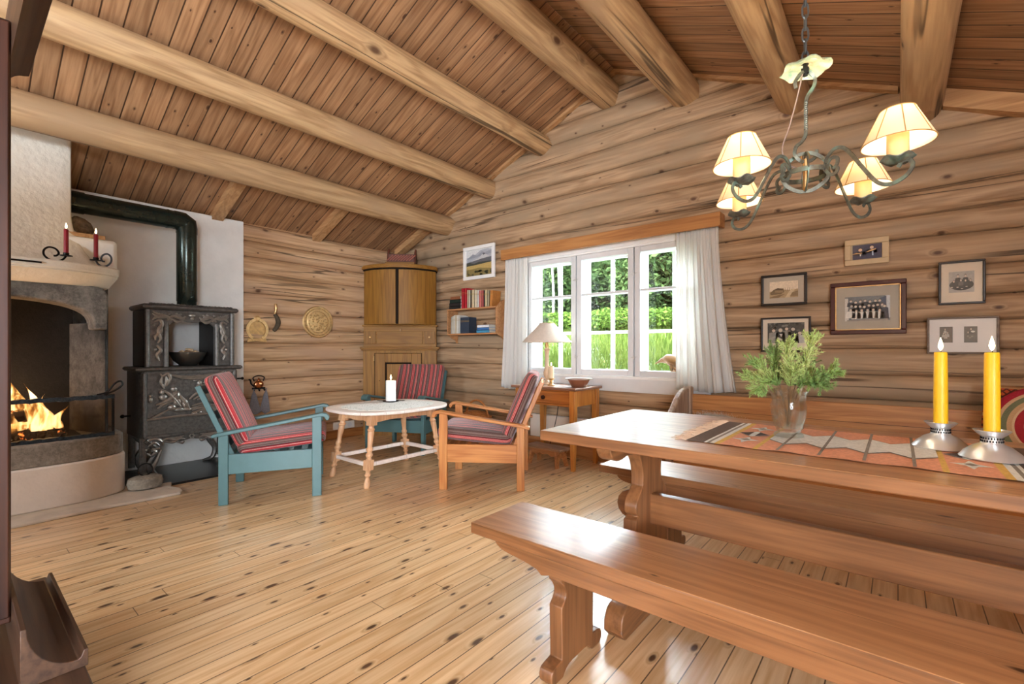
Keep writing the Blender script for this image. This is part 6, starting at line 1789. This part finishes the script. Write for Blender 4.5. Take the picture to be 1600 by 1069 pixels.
def birch_mat():
    k = NT('birch_bark'); o = k.obj()
    n = k.noise(k.comb(k.math('MULTIPLY', o[0], 5), k.math('MULTIPLY', o[1], 5), k.math('MULTIPLY', o[2], 22)), 1.0, 3, .6)
    return k.out(k.bsdf(k.ramp(n, [(.36, S(40, 38, 34)), (.46, S(84, 82, 76)), (.6, S(108, 104, 98))]), .8))
M_birch = birch_mat()
for (x, y, rr, lb) in ((-6.60, 9.9, .07, 'white birch trunk outside, the thicker one in the left light'), (-6.95, 10.1, .04, 'slender birch trunk outside, left of the thicker birch'), (-6.62, 10.5, .05, 'brownish slim birch trunk outside, right of the thicker birch')):
    t = thing('birch_tree', lb, 'tree', (x, y, gz(y)), group='birches outside the window')
    bm = NB(); tube(bm, smoothpts([(0, 0, -.2), (.02, 0, .9), (-.03, 0, 1.9), (.03, 0, 2.6)], 5), rr, 10, scale=[1 - .4 * i / 15 for i in range(16)]); obj('trunk', bm, M_birch, t)
    bm = NB(); leaves(bm, 900, (0, 0, 2.3), (.7, .6, .45), .07, 90 + int(rr * 1000)); obj('foliage', bm, M_leafdark, t, smooth=0)

# ------------------------------------------------------------------ dark cabinet at the near left
dc = thing('dark_cabinet', 'dark stained tall cabinet cut off at the left edge, with coved base', 'cabinet', (-2.25, -.4, 0))
CF, CYM = -2.0, .122
bm = NB(); box(bm, -2.5, CF, -1.0, CYM, .30, 2.06); obj('body', bm, M_dark, dc, bevel=.004, world=True)
bm = NB(); box(bm, CF - .002, CF + .014, CYM - .075, CYM - .004, .32, 2.05); box(bm, CF - .002, CF + .014, -1.0, -.93, .32, 2.05); box(bm, CF - .002, CF + .014, -.93, CYM - .075, 1.95, 2.05); box(bm, CF - .002, CF + .014, -.93, CYM - .075, .32, .42); obj('front_frame', bm, M_dark, dc, bevel=.004, world=True)
bm = NB(); box(bm, -2.55, -1.60, -1.1, .235, 0, .20); obj('plinth', bm, M_dark, dc, bevel=.004, world=True)
bm = NB(); box(bm, -2.56, -1.585, -1.1, .25, .185, .215); obj('plinth_moulding', bm, M_darkx, dc, bevel=.006, world=True)
cove = [(CYM, .215), (CYM, .37)] + [(CYM + .012 + .10 * (1 - math.cos(PI / 2 * i / 8)), .37 - .13 * math.sin(PI / 2 * i / 8)) for i in range(9)][0:] + [(.24, .245), (.245, .262), (.255, .262), (.255, .215)]
bm = NB(); prism(bm, cove, -2.45, -1.75, 'x'); obj('cove_moulding', bm, M_darkx, dc, bevel=.002, world=True)
crown = [(CYM, 1.96), (CYM, 2.16), (.20, 2.16), (.20, 2.125), (.188, 2.12)] + [(.188 - .066 * math.sin(PI / 2 * i / 8), 2.12 - .14 * (1 - math.cos(PI / 2 * i / 8))) for i in range(1, 8)]
bm = NB(); prism(bm, crown, -2.52, -1.55, 'x'); obj('crown_moulding', bm, M_darkx, dc, bevel=.002, world=True)
# ------------------------------------------------------------------ camera, world, light
cam = bpy.data.cameras.new('camera'); co = bpy.data.objects.new('camera', cam); COL.objects.link(co)
co.location = (0, 0, 1.1); co.rotation_euler = (R(90), 0, R(39.54))
cam.sensor_width = 36; cam.lens = 36 * 730.6 / 1600; cam.shift_y = 11 / 1600; cam.clip_start = .02; cam.clip_end = 200
scene.camera = co
wd = bpy.data.worlds.new('sky'); scene.world = wd; wd.use_nodes = True
bg = wd.node_tree.nodes['Background']; bg.inputs[0].default_value = (.80, .90, 1.0, 1); bg.inputs[1].default_value = 34.0
def light(name, typ, loc, energy, color=(1, 1, 1), size=None, sizey=None, rot=None, soft=None):
    l = bpy.data.lights.new(name, typ); o = bpy.data.objects.new(name, l); COL.objects.link(o)
    l.energy = energy; l.color = color; o.location = loc
    if typ == 'AREA':
        l.shape = 'RECTANGLE'; l.size = size; l.size_y = sizey
    if rot: o.rotation_euler = rot
    if soft is not None and typ in ('POINT', 'SPOT'): l.shadow_soft_size = soft
    if soft is not None and typ == 'SUN': l.angle = soft
    return o
sun = light('sun', 'SUN', (0, 10, 10), 9.0, (1, .95, .86), soft=R(2), rot=(R(40), R(-28), 0))
p = light('window_portal', 'AREA', ((WX0 + WX1) / 2, YG + .26, (WZ0 + WZ1) / 2), 1, size=WX1 - WX0, sizey=WZ1 - WZ0, rot=(R(-90), 0, 0))
p.data.cycles.is_portal = True
for b in bulbs:
    light('chandelier_bulb', 'POINT', b, 11.0, (1, .82, .60), soft=.02)
light('fire_glow', 'POINT', (-4.75, .15, .72), 8, (1, .5, .18), soft=.12)
# sky portals in the added fill openings behind the viewer
for h in NEARH:
    q = light('near_fill_portal', 'AREA', ((h[0] + h[1]) / 2, YN - .21, (h[2] + h[3]) / 2), 1, size=h[1] - h[0], sizey=h[3] - h[2], rot=(R(90), 0, 0)); q.data.cycles.is_portal = True
for h in RIGHTH:
    q = light('right_fill_portal', 'AREA', (XR + .21, (h[0] + h[1]) / 2, (h[2] + h[3]) / 2), 1, size=h[1] - h[0], sizey=h[3] - h[2], rot=(R(90), 0, R(90))); q.data.cycles.is_portal = True
vs = scene.view_settings
scene.display_settings.display_device = 'sRGB'
vs.view_transform = 'Standard'; vs.look = 'None'; vs.exposure = 0.74; vs.gamma = 1.0; vs.use_curve_mapping = False
